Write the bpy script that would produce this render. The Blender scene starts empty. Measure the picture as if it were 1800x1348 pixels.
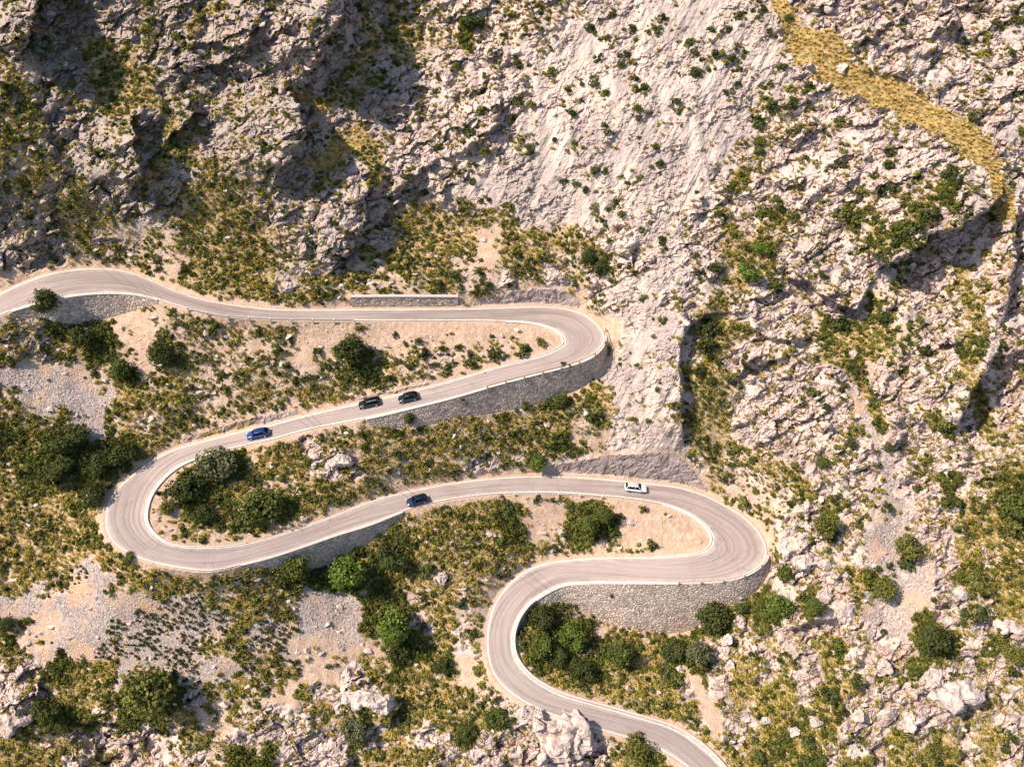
import bpy, bmesh, math, random
import numpy as np
from mathutils import Vector, Matrix

random.seed(7); RNG = np.random.default_rng(7)
S = bpy.context.scene
COL = S.collection
rad = math.radians

# ------------------------------------------------------------------ camera geometry
PITCH, SLOPE, F, PPM = rad(45), rad(40), 1559.0, 8.9
D0 = F / PPM
dirv = np.array([0, math.cos(PITCH), -math.sin(PITCH)])
upv = np.array([0, math.sin(PITCH), math.cos(PITCH)])
CAM = -dirv * D0
NRM = np.array([0, -math.sin(SLOPE), math.cos(SLOPE)])

def ray(u, v):
    u = np.asarray(u, float); v = np.asarray(v, float)
    r = np.empty(np.broadcast(u, v).shape + (3,))
    r[..., 0] = u - 900
    r[..., 1] = dirv[1] * F + upv[1] * (674 - v)
    r[..., 2] = dirv[2] * F + upv[2] * (674 - v)
    return r
def PH(u, v, h=0.0):
    r = ray(u, v); lam = (np.asarray(h) - NRM @ CAM) / (r @ NRM)
    return CAM + r * lam[..., None]
def PZ(u, v, z):
    r = ray(u, v); lam = (np.asarray(z) - CAM[2]) / r[..., 2]
    return CAM + r * lam[..., None]
def project(p):
    q = np.asarray(p) - CAM
    d = q @ dirv
    return 900 + F * q[..., 0] / d, 674 - F * (q @ upv) / d

# ------------------------------------------------------------------ noise
def _hash(ix, iy, seed):
    h = (ix.astype(np.int64) * 374761393 + iy.astype(np.int64) * 668265263 + seed * 1442695041) & 0xFFFFFFFF
    h = ((h ^ (h >> 13)) * 1274126177) & 0xFFFFFFFF
    h = ((h ^ (h >> 16)) * 2246822519) & 0xFFFFFFFF
    return (h ^ (h >> 15)) & 0xFFFFFF
def perlin(x, y, seed=0):
    x0 = np.floor(x); y0 = np.floor(y); fx = x - x0; fy = y - y0
    def g(ix, iy, dx, dy):
        a = _hash(ix, iy, seed) * (2 * math.pi / 0x1000000)
        return np.cos(a) * dx + np.sin(a) * dy
    ux = fx * fx * fx * (fx * (fx * 6 - 15) + 10); uy = fy * fy * fy * (fy * (fy * 6 - 15) + 10)
    a = g(x0, y0, fx, fy); b = g(x0 + 1, y0, fx - 1, fy)
    c = g(x0, y0 + 1, fx, fy - 1); d = g(x0 + 1, y0 + 1, fx - 1, fy - 1)
    return ((a + (b - a) * ux) + ((c + (d - c) * ux) - (a + (b - a) * ux)) * uy) * 1.5
def fbm(x, y, o=4, seed=0, gain=.5):
    t = 0; a = 1
    for i in range(o):
        t = t + a * perlin(x * 2 ** i + i * 17.3, y * 2 ** i - i * 9.1, seed + i); a *= gain
    return t
def facets(x, y, seed):
    """broken rock blocks: nearest cell's random offset plus its random tilt; also the crack distance"""
    x0 = np.floor(x); y0 = np.floor(y)
    d1 = np.full(x.shape, 9.0); d2 = d1.copy(); val = np.zeros(x.shape)
    for i in (-1, 0, 1):
        for j in (-1, 0, 1):
            ix = x0 + i; iy = y0 + j
            dx = x - ix - _hash(ix, iy, seed) / 0x1000000; dy = y - iy - _hash(ix, iy, seed + 1) / 0x1000000
            d = dx * dx + dy * dy
            o = _hash(ix, iy, seed + 2) / 0x1000000 - .5
            tx = _hash(ix, iy, seed + 3) / 0x1000000 - .5; ty = _hash(ix, iy, seed + 4) / 0x1000000 - .5
            w = o + tx * dx * 1.6 + ty * dy * 1.6
            c = d < d1
            d2 = np.where(c, d1, np.minimum(d2, d)); val = np.where(c, w, val); d1 = np.where(c, d, d1)
    return val, np.sqrt(d2) - np.sqrt(d1)
def sstep(a, b, x):
    t = np.clip((x - a) / (b - a), 0, 1); return t * t * (3 - 2 * t)

# ------------------------------------------------------------------ ground cover chart, one letter per 40 px of hillside
COVER = [
"dddkkkjddddddddddgjjkjjjjjrrrrrrrryykkkkkkdkk",
"dddkkkjkkkddddddjgjjojjjrrrrrrrrrrkyykkkkkdkk",
"ddkkggkkkkkkkddddgjjkkkrrrrrrrrrrrryyykkkkjkk",
"jjkkgggkjkddkddjgkkkkkkrrrrrrrrrrrrkkyyykkkjk",
"jkkjjggjdjjjkjggkkkkkkkkkrrrrrrrrjjkkyyyykkyk",
"gjkkkjdgjkkkkkdjkkkkkkkrrrrrrrrrrjjkkkkkyyykk",
"gjkkkkdgjkjjkkdggkkkkkkrrrrrrrrrjjkkkkkkkkyyk",
"jgjkkkddjgjjkdgkgkkkkrrrrrrrrrrkgjkkkkkkkkkyy",
"jjjgdkddgggjkjkkkkkkrrrrrrrrrrrkjkkkkkkjjokyy",
"kjdggkkjgggjkkkkdggggggrrrrrrrkjjkgkkojkoddjy",
"kkdgjjmmggggjkkddggggsggggkkrrkjggjkkkooddkkk",
"kkdmmmgmggggmkkdgoggmsggjmokkrkkggkdkkdddkkjk",
"smmmmmmmggggkgggmmggmmkmkmkrrrkkgjdkkkdjkkkjd",
"mmoddsmmggggggmmmmmmmkkkkmkrrkdgkkkkkkokkkjkd",
"jjooossmgmmmgssosssssssssssrrrdggkkjoggmkkjkd",
"jjjgossommmmmsmommmmsmmssssrrrdgkkkkgggmkkokd",
"ccccmomgmmmgmmmoogmmsmmmmgrrrrgmkkkkkoskkkjkk",
"mccccgggmmmgmggmmmmmmmggoggrrrggkkkkkjkkkkdkk",
"gggccgjggmgmmmmmmmmggggggmgrrrggkkkkkjgkkodkj",
"ogooooggmogmgkggggggggggomsrrrggmkkkjjkkkkdjj",
"gooooommooogggkkggggmkmokkkkkkkgmjmkjkkkjjkjg",
"goggommsoogmmgggmmmmmmmmmmmmmmmmmmkjkkjkkojjo",
"gggogmmsogooogmmmmggggossoossssmmmmkokmsjkggo",
"ggggommmgmmgmmmmgoggggosmoosssssmmkkjmcokkggg",
"ggggggmmmmmmooooooggggggmmmmmmmmmokkkjcokkgjg",
"ggjxcggggmmgoooooggggmmmmmmmmmmmmokkkgocckogg",
"cccccccxxggggcccoomgmsmoommmmmmogokokgccckjkg",
"ossccxxxxxgxxcccoodgmmmooomgmmookokkkkkcokjkk",
"gmccxxxxxggxxssssoogkmmoomoogookjkjkgkkkookok",
"kkoggccxxcxggsskgoggsmmogooggookgkgkkkkkokkjk",
"kkggyooodggmsgkkkgggmmkkggggggkkgggkgkkkkkkkj",
"kkoojooyysmkkkgogyggygkkkdmmmggjkggoykkkkkkjk",
"ygjdddddgmkkkkkodgkkokkkkddgmmmgkgogykkgkgkgk",
"yygkkdddkmookkkdgggkkkkkkkdgogmmgggokgkgggkgk"]
COVER = [(r + "k" * 45)[:45].replace('y', 'k' if i < 12 else 'g') for i, r in enumerate(COVER)]
#        rock  soil scree base | scrub grass  rubble amp slab
CODES = {
 'r': (1.0, 0.0, 0.0, 0.0,  .12, .22, .16, .22, 1.0),
 'k': (1.0, 0.1, 0.0, 0.0,  .22, .44, .34, .90, 0.0),
 'j': (0.7, 0.3, 0.0, 0.3,  .42, .68, .45, .70, 0.0),
 'g': (0.2, 0.5, 0.0, 0.6,  .72, .80, .20, .35, 0.0),
 'o': (0.1, 0.4, 0.0, 0.9,  1.0, .55, .10, .35, 0.0),
 'y': (0.0, 0.3, 0.0, 1.0,  .03, 1.2, .05, .18, 0.0),
 's': (0.1, 1.0, 0.0, 0.0,  .06, .11, .34, .16, 0.0),
 'm': (0.3, 0.7, 0.1, 0.2,  .50, .50, .42, .34, 0.0),
 'c': (0.1, 0.2, 1.0, 0.0,  .01, .01, .20, .10, 0.0),
 'x': (0.1, 0.3, 0.8, 0.2,  .74, .10, .15, .18, 0.0),
 'd': (1.0, 0.1, 0.0, 0.1,  .34, .34, .45, 1.0, 0.0)}
CTAB = np.array([[CODES[c] for c in r] for r in COVER])          # rows, cols, 9
STROKES = [  # cover letter, line through the picture, half width in px: bands too narrow for the chart
 ('y', [(1345, -60), (1372, 10), (1405, 62), (1430, 95)], 13), ('y', [(1405, 70), (1440, 105), (1500, 138), (1560, 165), (1610, 190)], 30), ('y', [(1570, 178), (1640, 205), (1690, 232), (1722, 265)], 22),
 ('y', [(1700, 240), (1735, 280), (1757, 320), (1772, 375)], 16), ('y', [(1455, 60), (1480, 90)], 12), ('j', [(1690, 30), (1720, 60), (1745, 110)], 11),
 ('j', [(1780, 440), (1770, 480), (1762, 520)], 13), ('g', [(165, 90), (200, 130), (215, 180)], 24), ('y', [(505, 150), (540, 175), (560, 195)], 9), ('y', [(560, 290), (600, 262), (640, 235)], 14),
 ('g', [(1470, 600), (1500, 640), (1515, 690)], 16), ('c', [(1500, 690), (1530, 750), (1560, 820), (1570, 900)], 9), ('c', [(1570, 900), (1580, 1000), (1580, 1090)], 26), ('g', [(1790, 960), (1760, 1030), (1775, 1090)], 24),
 ('g', [(1330, 810), (1400, 850), (1450, 890)], 14), ('g', [(1480, 1150), (1470, 1210), (1430, 1280)], 26), ('s', [(1205, 1180), (1240, 1225), (1262, 1290)], 13), ('k', [(1330, 640), (1400, 690), (1430, 770)], 30),
 ('g', [(1690, 480), (1720, 560), (1700, 650), (1740, 760)], 14), ('g', [(640, 20), (660, 60), (640, 110), (590, 150)], 14), ('g', [(1245, 590), (1248, 680), (1235, 760)], 19), ('s', [(540, 600), (640, 585), (740, 600)], 18),
 ('g', [(330, 70), (350, 30), (390, 10)], 10), ('g', [(250, 330), (300, 270), (330, 230)], 12), ('g', [(30, 330), (70, 300), (60, 200), (20, 130)], 14)]
XTAB = np.array([[1.0 if c == 'x' else 0.0 for c in r] for r in COVER])
OTAB = np.array([[1.0 if c == 'o' else 0.0 for c in r] for r in COVER])
def cover(u, v, tab=CTAB, warp=22):
    s = u / PPM; t = v / PPM
    uu = u + warp * fbm(s / 5, t / 5, 3, 91); vv = v + warp * fbm(s / 5, t / 5, 3, 57)
    x = np.clip(uu / 40 - .5, 0, 43.999); y = np.clip(vv / 40 - .5, 0, 32.999)
    x0 = x.astype(int); y0 = y.astype(int); fx = sstep(.2, .8, x - x0)[..., None]; fy = sstep(.2, .8, y - y0)[..., None]
    T = tab if tab.ndim == 3 else tab[..., None]
    r = (T[y0, x0] * (1 - fx) + T[y0, x0 + 1] * fx) * (1 - fy) + (T[y0 + 1, x0] * (1 - fx) + T[y0 + 1, x0 + 1] * fx) * fy
    if tab.ndim == 3:
        for code, pts, hw in STROKES:
            P = np.asarray(pts, float); m = (u > P[:, 0].min() - hw - 45) & (u < P[:, 0].max() + hw + 45) & (v > P[:, 1].min() - hw - 45) & (v < P[:, 1].max() + hw + 45)
            if not m.any(): continue
            wq = (7 + hw * .35); a = u[m] + wq * fbm(s[m] / 3, t[m] / 3, 4, 131); b = v[m] + wq * fbm(s[m] / 3, t[m] / 3, 4, 137); d = np.full(a.shape, 1e9)
            for p0, p1 in zip(P, P[1:]):
                e = p1 - p0; k = np.clip(((a - p0[0]) * e[0] + (b - p0[1]) * e[1]) / (e @ e), 0, 1); d = np.minimum(d, np.hypot(a - p0[0] - k * e[0], b - p0[1] - k * e[1]))
            w = sstep(hw + 3 + hw * .25, hw - 3 - hw * .25, d)[..., None]; r[m] = r[m] * (1 - w) + np.array(CODES[code]) * w
    return r if tab.ndim == 3 else r[..., 0]

# ------------------------------------------------------------------ road: left and right edge as seen from above, walked from the upper left end
PAIRS = """-115,565,-115,610 -60,540,-60,582 0,516,0,554 40,497,45,539 83,482,90,527 133,473,140,518 183,472,195,515 227,478,240,518 267,493,275,526
300,508,310,537 345,523,355,549 400,534,405,557 483,543,485,562 550,544,550,563 683,543,683,564 816,542,816,564 883,540,883,565 950,538.5,925,567
993,542,952,572 1025,551,973,579 1049,568,986,588 1061,585,991,597 1062,600,990,606 1052,617,978,614 1030,633,952,625 985,648,905,637 930,662,860,649
866,679,800,667 800,698,740,683 736,714,690,695 650,734,620,711 550,753,535,730 480,772,466,748.5 443,780,425,757 400,790,378,769 363,800,345,778
327,813,308,789 300,830,274,804 280,850,241,827 265,873,212,852 258,897,193,876 258,917,185,905 267,933,186,930 283,948,198,953 303,957,225,972
337,962,268,989 383,962,320,999 433,955,370,1003 483,942,425,992 533,925,480,978 583,907,540,958 633,887,600,937 683,871,655,920 749,857,725,893
817,845.5,800,876 895,838,880,867.5 973,836,970,866 1050,840,1045,870.5 1128,847.5,1109,876.6 1195,856,1165,886 1240,870,1205,900 1280,890,1232,917
1312,911,1246,932 1336,936,1252,946 1348,965,1249,958 1345,984,1238,968 1325,1003,1213,974.5 1290,1018,1175,978 1240,1024,1128,979 1170,1025,1080,979.5
1090,1024,1040,980 1031,1024,992,984 990,1028,950,991.5 960,1041,915,1008 932,1060,888,1033 914,1082,868,1062 904,1105,858,1095 901,1128,855,1130
905,1153,859,1163 920,1177,872,1193 945,1199,900,1220 990,1222,945,1246 1060,1242,1005,1268 1130,1262,1070,1287 1185,1280,1140,1308 1225,1304,1190,1335
1262,1338,1232,1370 1300,1385,1270,1420 1345,1450,1310,1490"""
PP = np.array([[float(a) for a in q.split(',')] for q in PAIRS.split()])
def catmull(P, per=24):
    P = np.asarray(P, float); Q = np.vstack([2 * P[0] - P[1], P, 2 * P[-1] - P[-2]])
    out = []
    for i in range(1, len(Q) - 2):
        t = np.linspace(0, 1, per, endpoint=False)[:, None]
        a, b, c, d = Q[i - 1], Q[i], Q[i + 1], Q[i + 2]
        out.append(.5 * (2 * b + (c - a) * t + (2 * a - 5 * b + 4 * c - d) * t * t + (3 * b - a - 3 * c + d) * t ** 3))
    out.append(P[-1:]); return np.vstack(out)
RD = catmull(PP)
cu, cv = (RD[:, 0] + RD[:, 2]) / 2, (RD[:, 1] + RD[:, 3]) / 2
pl = PH(cu, cv, 0.0)
arc = np.concatenate([[0], np.cumsum(np.linalg.norm(np.diff(pl, axis=0), axis=1))])
sg = 24.0
W_ = np.exp(-.5 * ((arc[:, None] - arc[None]) / sg) ** 2); 
zsm = (W_ @ pl[:, 2]) / W_.sum(1)
lin = np.polyval(np.polyfit(arc, pl[:, 2], 1), arc)
ZR = .75 * lin + .25 * zsm - 4.5 * np.clip(90 - cu, 0, 250) / 200 * (arc < 60)
RL = PZ(RD[:, 0], RD[:, 1], ZR); RR = PZ(RD[:, 2], RD[:, 3], ZR)
# relax the edges a little so that the kerb lines run smoothly
def relax(P, n=30):
    for _ in range(n):
        P[1:-1] = .5 * P[1:-1] + .25 * (P[:-2] + P[2:])
    return P
RL = relax(RL); RR = relax(RR)
RC = (RL + RR) / 2
RTAN = np.gradient(RC, axis=0); RTAN /= np.linalg.norm(RTAN, axis=1)[:, None]
RAR = np.concatenate([[0], np.cumsum(np.linalg.norm(np.diff(RC, axis=0), axis=1))])
NR = len(RC)
acr = RR - RL; wid = np.linalg.norm(acr, axis=1); acr = acr / wid[:, None]
print('road length', RAR[-1], 'width', wid.min(), wid.max(), 'dev', np.abs(RC @ NRM).max())
def near_station(u, v):
    a, b = project(RC); return int(np.argmin((a - u) ** 2 + (b - v) ** 2))

# ------------------------------------------------------------------ retaining walls and rock cuts
def resamp(P, n):
    P = np.asarray(P, float); d = np.concatenate([[0], np.cumsum(np.linalg.norm(np.diff(P, axis=0), axis=1))])
    s = np.linspace(0, d[-1], n); return np.stack([np.interp(s, d, P[:, k]) for k in range(P.shape[1])], 1)
def edge_span(side, p0, p1, off):
    """3-D polyline along a road edge between the stations nearest two picture points, pushed outward"""
    E = RL if side == 'L' else RR
    a, b = project(E)
    i0 = int(np.argmin((a - p0[0]) ** 2 + (b - p0[1]) ** 2)); i1 = int(np.argmin((a - p1[0]) ** 2 + (b - p1[1]) ** 2))
    if i0 > i1: i0, i1 = i1, i0
    o = -acr if side == 'L' else acr
    return E[i0:i1 + 1] + o[i0:i1 + 1] * off, o[i0:i1 + 1]
def wall_surface(side, p0, p1, foot, batter, hmax, off=.45, up=False, hfix=None):
    T, O = edge_span(side, p0, p1, off)
    L = np.linalg.norm(np.diff(T, axis=0), axis=1).sum(); n = max(8, int(L / .45))
    TO = resamp(np.hstack([T, O]), n); T, O = TO[:, :3], TO[:, 3:]; O[:, 2] = 0; O /= np.linalg.norm(O, axis=1)[:, None]
    sgn = 1 if up else -1
    w = O * (batter if not up else batter) + np.array([0, 0, sgn])
    if hfix is None:
        tu, tv = project(T); foot = np.asarray(foot, float)
        # match the foot (or head) line to the stations by their place along the wall
        if np.hypot(*(foot[0] - [tu[0], tv[0]])) > np.hypot(*(foot[-1] - [tu[0], tv[0]])): foot = foot[::-1]
        fp = resamp(foot, n)
        tan = np.gradient(T, axis=0); pn = np.cross(tan, w); pn /= np.linalg.norm(pn, axis=1)[:, None]
        r = ray(fp[:, 0], fp[:, 1])
        lam = np.sum((T - CAM) * pn, 1) / np.sum(r * pn, 1)
        X = CAM + r * lam[:, None]
        H = (X[:, 2] - T[:, 2]) * sgn
        H = np.clip(np.nan_to_num(H, nan=hmax), .25, hmax)
        k = np.ones(9) / 9; H = np.convolve(np.pad(H, 4, 'edge'), k, 'valid')
    else:
        H = np.interp(np.linspace(0, 1, n), np.linspace(0, 1, len(hfix)), hfix)
    return T, O, w, H
WALLS = {}
WALLS['upper_left'] = wall_surface('R', (20, 547), (276, 526), [(20, 553), (60, 553), (105, 578), (150, 567), (200, 550), (250, 535), (277, 530)], .18, 5.5)
WALLS['leg_two'] = wall_surface('L', (640, 736), (1064, 590), [(640, 744), (683, 753), (737, 746), (800, 730), (850, 724), (913, 716), (950, 706), (1000, 691), (1027, 681), (1050, 658), (1066, 627), (1070, 600)], .2, 7.5)
WALLS['leg_three'] = wall_surface('R', (425, 992), (710, 898), [(427, 997), (483, 990), (520, 998), (560, 1000), (583, 988), (617, 968), (650, 948), (683, 924), (710, 905)], .2, 7.5)
WALLS['great'] = wall_surface('L', (940, 1054), (1347, 975), [(945, 1060), (973, 1059), (1000, 1054), (1031, 1075), (1051, 1091), (1074, 1099), (1121, 1104), (1160, 1117), (1191, 1119), (1218, 1095), (1245, 1072), (1284, 1062), (1304, 1053), (1331, 1040), (1347, 1019), (1356, 984)], .5, 12.5)
WALLS['bend'] = wall_surface('L', (938, 1055), (1300, 1386), None, .12, 4, hfix=[1.5, 2.6, 3, 3, 2.6, 2, 1.4, 1.2, 1.2, 1.2, 1.2, 1.2])
CUTS = {}
WALLS['roadside'] = wall_surface('L', (620, 543), (806, 542), [(620, 526), (700, 525.5), (806, 526)], .06, 3.2, off=.7, up=True)
CUTS['pale'] = wall_surface('L', (925, 837), (1238, 869), [(925, 831), (960, 820), (1000, 813), (1050, 806), (1100, 800), (1160, 796), (1200, 800), (1222, 826), (1238, 862)], .18, 7.5, off=1.0, up=True)
CUTS['upper'] = wall_surface('L', (845, 541), (1012, 546), [(845, 532), (870, 520), (900, 513), (950, 507), (1000, 511), (1015, 535)], .3, 4.5, off=1.1, up=True)
CUTS['inner'] = wall_surface('R', (760, 679), (640, 707), [(640, 700), (700, 687), (760, 673)], .5, 1.2, off=.8, up=True)
CUTS['bank'] = wall_surface('R', (530, 731), (330, 783), [(530, 722), (450, 735), (400, 748), (330, 772)], .5, 2.4, off=.8, up=True)

# ------------------------------------------------------------------ relief of the hillside
RX0, RY0, RS = -140, -140, 2.0
RW, RH = int(2080 / RS), int(1640 / RS)
known = np.zeros((RH, RW)); ksum = np.zeros((RH, RW)); isroad = np.zeros((RH, RW), bool); iswall = np.zeros((RH, RW), bool)
def splat(P, drop, flag):
    P = P.reshape(-1, 3); u, v = project(P); h = P @ NRM - drop
    x = np.round((u - RX0) / RS).astype(int); y = np.round((v - RY0) / RS).astype(int)
    m = (x >= 0) & (x < RW) & (y >= 0) & (y < RH)
    k2 = np.zeros((RH, RW)); s2 = np.zeros((RH, RW))
    np.add.at(k2, (y[m], x[m]), 1); np.add.at(s2, (y[m], x[m]), h[m])
    new = (k2 > 0) & (known == 0)
    known[new] = 1; ksum[new] = (s2[new] / k2[new]); flag |= (k2 > 0)
q = np.linspace(-.55, 1, 1)
fs = np.linspace(0, NR - 1, NR * 5)
def fi(A): return np.stack([np.interp(fs, np.arange(NR), A[:, k]) for k in range(3)], 1)
fL, fR = fi(RL - acr * .5), fi(RR + acr * .5)
ac = np.linspace(0, 1, 60)[None, :, None]
splat(fL[:, None] * (1 - ac) + fR[:, None] * ac, .16, isroad)
for nm, (T, O, w, H) in list(WALLS.items()) + list(CUTS.items()):
    n2 = len(T) * 6; ix = np.linspace(0, len(T) - 1, n2)
    f = lambda A: np.stack([np.interp(ix, np.arange(len(T)), A[:, k]) for k in range(A.shape[1])], 1)
    T2, w2, H2, O2 = f(T), f(w), f(H[:, None]), f(O)
    a = np.linspace(.04, 1.0, 90)[None, :, None]
    back = .55 if nm in WALLS else 0
    splat(T2[:, None] - O2[:, None] * back * (1 if nm not in ('roadside',) else -1) + w2[:, None] * H2[:, None] * a, .1 if nm in CUTS else .1, iswall)
uu = RX0 + RS * np.arange(RW); vv = RY0 + RS * np.arange(RH)
UU, VV = np.meshgrid(uu, vv)

def bump_(u, v, cx, cy, rx, ry, ang, H, p=2):
    c, s_ = math.cos(rad(ang)), math.sin(rad(ang)); x = u - cx; y = v - cy
    a = (x * c + y * s_) / rx; b = (-x * s_ + y * c) / ry
    return H * np.exp(-((a * a + b * b) ** (p / 2)))
def H0(u, v):
    h = .15 * np.clip(640 - u, -100, 660) / PPM * sstep(470, 250, v)
    h = h + .10 * np.clip(u - 1000, 0, 1200) / PPM
    h = h + bump_(u, v, 1130, 330, 190, 420, 20, 4.5) + bump_(u, v, 1180, 700, 60, 170, 0, 3.0)
    h = h - bump_(u, v, 760, 400, 160, 60, 0, 3.0) - bump_(u, v, 1570, 1010, 60, 190, 10, 2.5)
    h = h + bump_(u, v, 520, 20, 130, 120, 0, 7) + bump_(u, v, 470, 250, 85, 90, 20, 4.5) + bump_(u, v, 215, 270, 60, 90, 20, 3.5)
    h = h + bump_(u, v, 600, 370, 50, 70, 15, 2.8) + bump_(u, v, 40, 30, 70, 100, 0, 4) + bump_(u, v, 40, 425, 45, 40, 0, 1.2)
    h = h + bump_(u, v, 1620, 330, 200, 130, 30, 5) + bump_(u, v, 1560, 100, 220, 60, 35, 3)
    h = h + bump_(u, v, 30, 1260, 70, 50, 20, 3) + bump_(u, v, 650, 1240, 55, 30, 20, 2.2) + bump_(u, v, 970, 1310, 70, 45, 30, 1.5)
    h = h + bump_(u, v, 200, 1230, 130, 40, 10, 1.5) - bump_(u, v, 230, 1320, 110, 30, 8, 2.0)
    h = h + bump_(u, v, 820, 240, 60, 45, -20, 2) + bump_(u, v, 1400, 970, 60, 40, 0, 1.5) + bump_(u, v, 1670, 1200, 60, 40, 0, 1.5)
    s = u / PPM; t = v / PPM
    h = h + 1.6 * fbm(s / 30, t / 30, 3, 3)
    return h
c0 = H0(UU, VV)
kn = known > 0; cc = np.where(kn, ksum - c0, 0.0)
# solve the screened membrane coarse to fine
def solve(kn, val, init, scr, it):
    c = np.where(kn, val, init)
    for _ in range(it):
        p = np.pad(c, 1, 'edge')
        a = (p[:-2, 1:-1] + p[2:, 1:-1] + p[1:-1, :-2] + p[1:-1, 2:]) / (4 + scr)
        c = np.where(kn, val, a)
    return c
def down(kn, val, f):
    h, w_ = (kn.shape[0] // f) * f, (kn.shape[1] // f) * f
    k = kn[:h, :w_].reshape(h // f, f, w_ // f, f).sum((1, 3)); v_ = (val * kn)[:h, :w_].reshape(h // f, f, w_ // f, f).sum((1, 3))
    return k > 0, np.where(k > 0, v_ / np.maximum(k, 1), 0)
def upto(c, shp):
    y = np.clip(np.linspace(-.25, c.shape[0] - .75, shp[0]), 0, c.shape[0] - 1.001); x = np.clip(np.linspace(-.25, c.shape[1] - .75, shp[1]), 0, c.shape[1] - 1.001)
    y0 = y.astype(int); x0 = x.astype(int); fy = (y - y0)[:, None]; fx = (x - x0)[None]
    y1 = np.minimum(y0 + 1, c.shape[0] - 1); x1 = np.minimum(x0 + 1, c.shape[1] - 1)
    return (c[y0][:, x0] * (1 - fx) + c[y0][:, x1] * fx) * (1 - fy) + (c[y1][:, x0] * (1 - fx) + c[y1][:, x1] * fx) * fy
LS = 26 * PPM / RS      # screening length in cells
c = None
for f, it in ((16, 300), (8, 150), (4, 120), (2, 80), (1, 50)):
    k_, v_ = (kn, cc) if f == 1 else down(kn, cc, f)
    ini = np.zeros(k_.shape) if c is None else upto(c, k_.shape)
    c = solve(k_, v_, ini, (f / LS) ** 2 * 1.0, it)
CORR = c
# distance (in px) to the nearest road or wall
DIST = np.where(kn, 0.0, 400.0)
for _ in range(60):
    p = np.pad(DIST, 1, 'constant', constant_values=400)
    for dy, dx, w_ in ((0, 1, 1), (2, 1, 1), (1, 0, 1), (1, 2, 1), (0, 0, 1.414), (0, 2, 1.414), (2, 0, 1.414), (2, 2, 1.414)):
        DIST = np.minimum(DIST, p[dy:dy + RH, dx:dx + RW] + w_ * RS)
def rast(A, u, v):
    x = np.clip((u - RX0) / RS, 0, RW - 1.001); y = np.clip((v - RY0) / RS, 0, RH - 1.001)
    x0 = x.astype(int); y0 = y.astype(int); fx = x - x0; fy = y - y0
    return (A[y0, x0] * (1 - fx) + A[y0, x0 + 1] * fx) * (1 - fy) + (A[y0 + 1, x0] * (1 - fx) + A[y0 + 1, x0 + 1] * fx) * fy

CLIFFS = [  # crest line (picture points), height, reach on the high side, reach on the low side; the high ground lies left of the line as it is walked
 ([(95, -40), (75, 0), (58, 40), (48, 75), (25, 108)], 8, 60, 150),
 ([(232, 195), (246, 262), (254, 300), (225, 352)], 6.5, 40, 70),
 ([(365, 190), (335, 210), (310, 235), (285, 262)], 5, 40, 60),
 ([(500, 135), (525, 185), (535, 230), (515, 275), (468, 322)], 8, 50, 110),
 ([(606, -50), (604, 0), (596, 40), (570, 90), (530, 140)], 10, 90, 190),
 ([(440, 128), (405, 126), (350, 124), (300, 122)], 4.0, 40, 60),
 ([(470, 20), (455, 60), (420, 90), (340, 60)], 3.5, 50, 60),
 ([(640, 320), (646, 380), (622, 430), (570, 466)], 5, 40, 80),
 ([(1300, 545), (1245, 551), (1214, 572), (1199, 600), (1196, 650), (1198, 720), (1200, 780), (1208, 815)], 3.6, 70, 30, 3),
 ([(1770, 320), (1742, 362), (1685, 398), (1633, 418), (1600, 444), (1567, 462), (1530, 486)], 9, 90, 110, 5),
 ([(1540, 480), (1508, 545), (1475, 535), (1440, 520), (1420, 494), (1385, 488), (1360, 470)], 4.5, 50, 50, 6),
 ([(1440, 574), (1400, 600), (1355, 598), (1310, 560)], 2.6, 30, 40, 6),
 ([(1405, 617), (1345, 640), (1290, 640)], 2.4, 30, 40, 6),
 ([(1792, 350), (1786, 440), (1770, 540), (1762, 575)], 5, 40, 80, 6),
 ([(1762, 600), (1735, 648), (1708, 690), (1690, 735), (1684, 770)], 8, 60, 100, 6),
 ([(1640, -50), (1664, 0), (1684, 30), (1692, 60)], 7, 40, 60),
 ([(1485, 1078), (1450, 1090), (1410, 1096), (1372, 1106)], 3.6, 40, 40, 6),
 ([(340, 1292), (310, 1288), (250, 1276), (180, 1270), (120, 1262)], 4.0, 60, 70),
 ([(700, 1215), (706, 1240), (690, 1268), (640, 1262)], 2.2, 30, 40),
 ([(905, 170), (860, 225), (835, 262), (795, 290)], 2.2, 40, 50),
 ([(1600, 640), (1560, 660), (1540, 700)], 1.2, 30, 30),
 ([(1480, 1180), (1500, 1160), (1530, 1170)], 1.0, 20, 30),
]
def cliff(u, v, pts, H, lh, ll):
    P = np.asarray(pts, float); best = np.full(u.shape, 1e9); sd = np.zeros(u.shape); along = np.zeros(u.shape)
    L = np.concatenate([[0], np.cumsum(np.linalg.norm(np.diff(P, axis=0), axis=1))])
    for i in range(len(P) - 1):
        a, b = P[i], P[i + 1]; e = b - a; l2 = e @ e
        t = np.clip(((u - a[0]) * e[0] + (v - a[1]) * e[1]) / l2, 0, 1)
        dx = u - a[0] - t * e[0]; dy = v - a[1] - t * e[1]; d = np.hypot(dx, dy)
        cr = e[0] * (v - a[1]) - e[1] * (u - a[0])     # >0: right of the walk (picture y runs down)
        m = d < best
        best = np.where(m, d, best); sd = np.where(m, np.sign(cr), sd); along = np.where(m, (L[i] + t * math.sqrt(l2)) / L[-1], along)
    return best, sd, along
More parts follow.
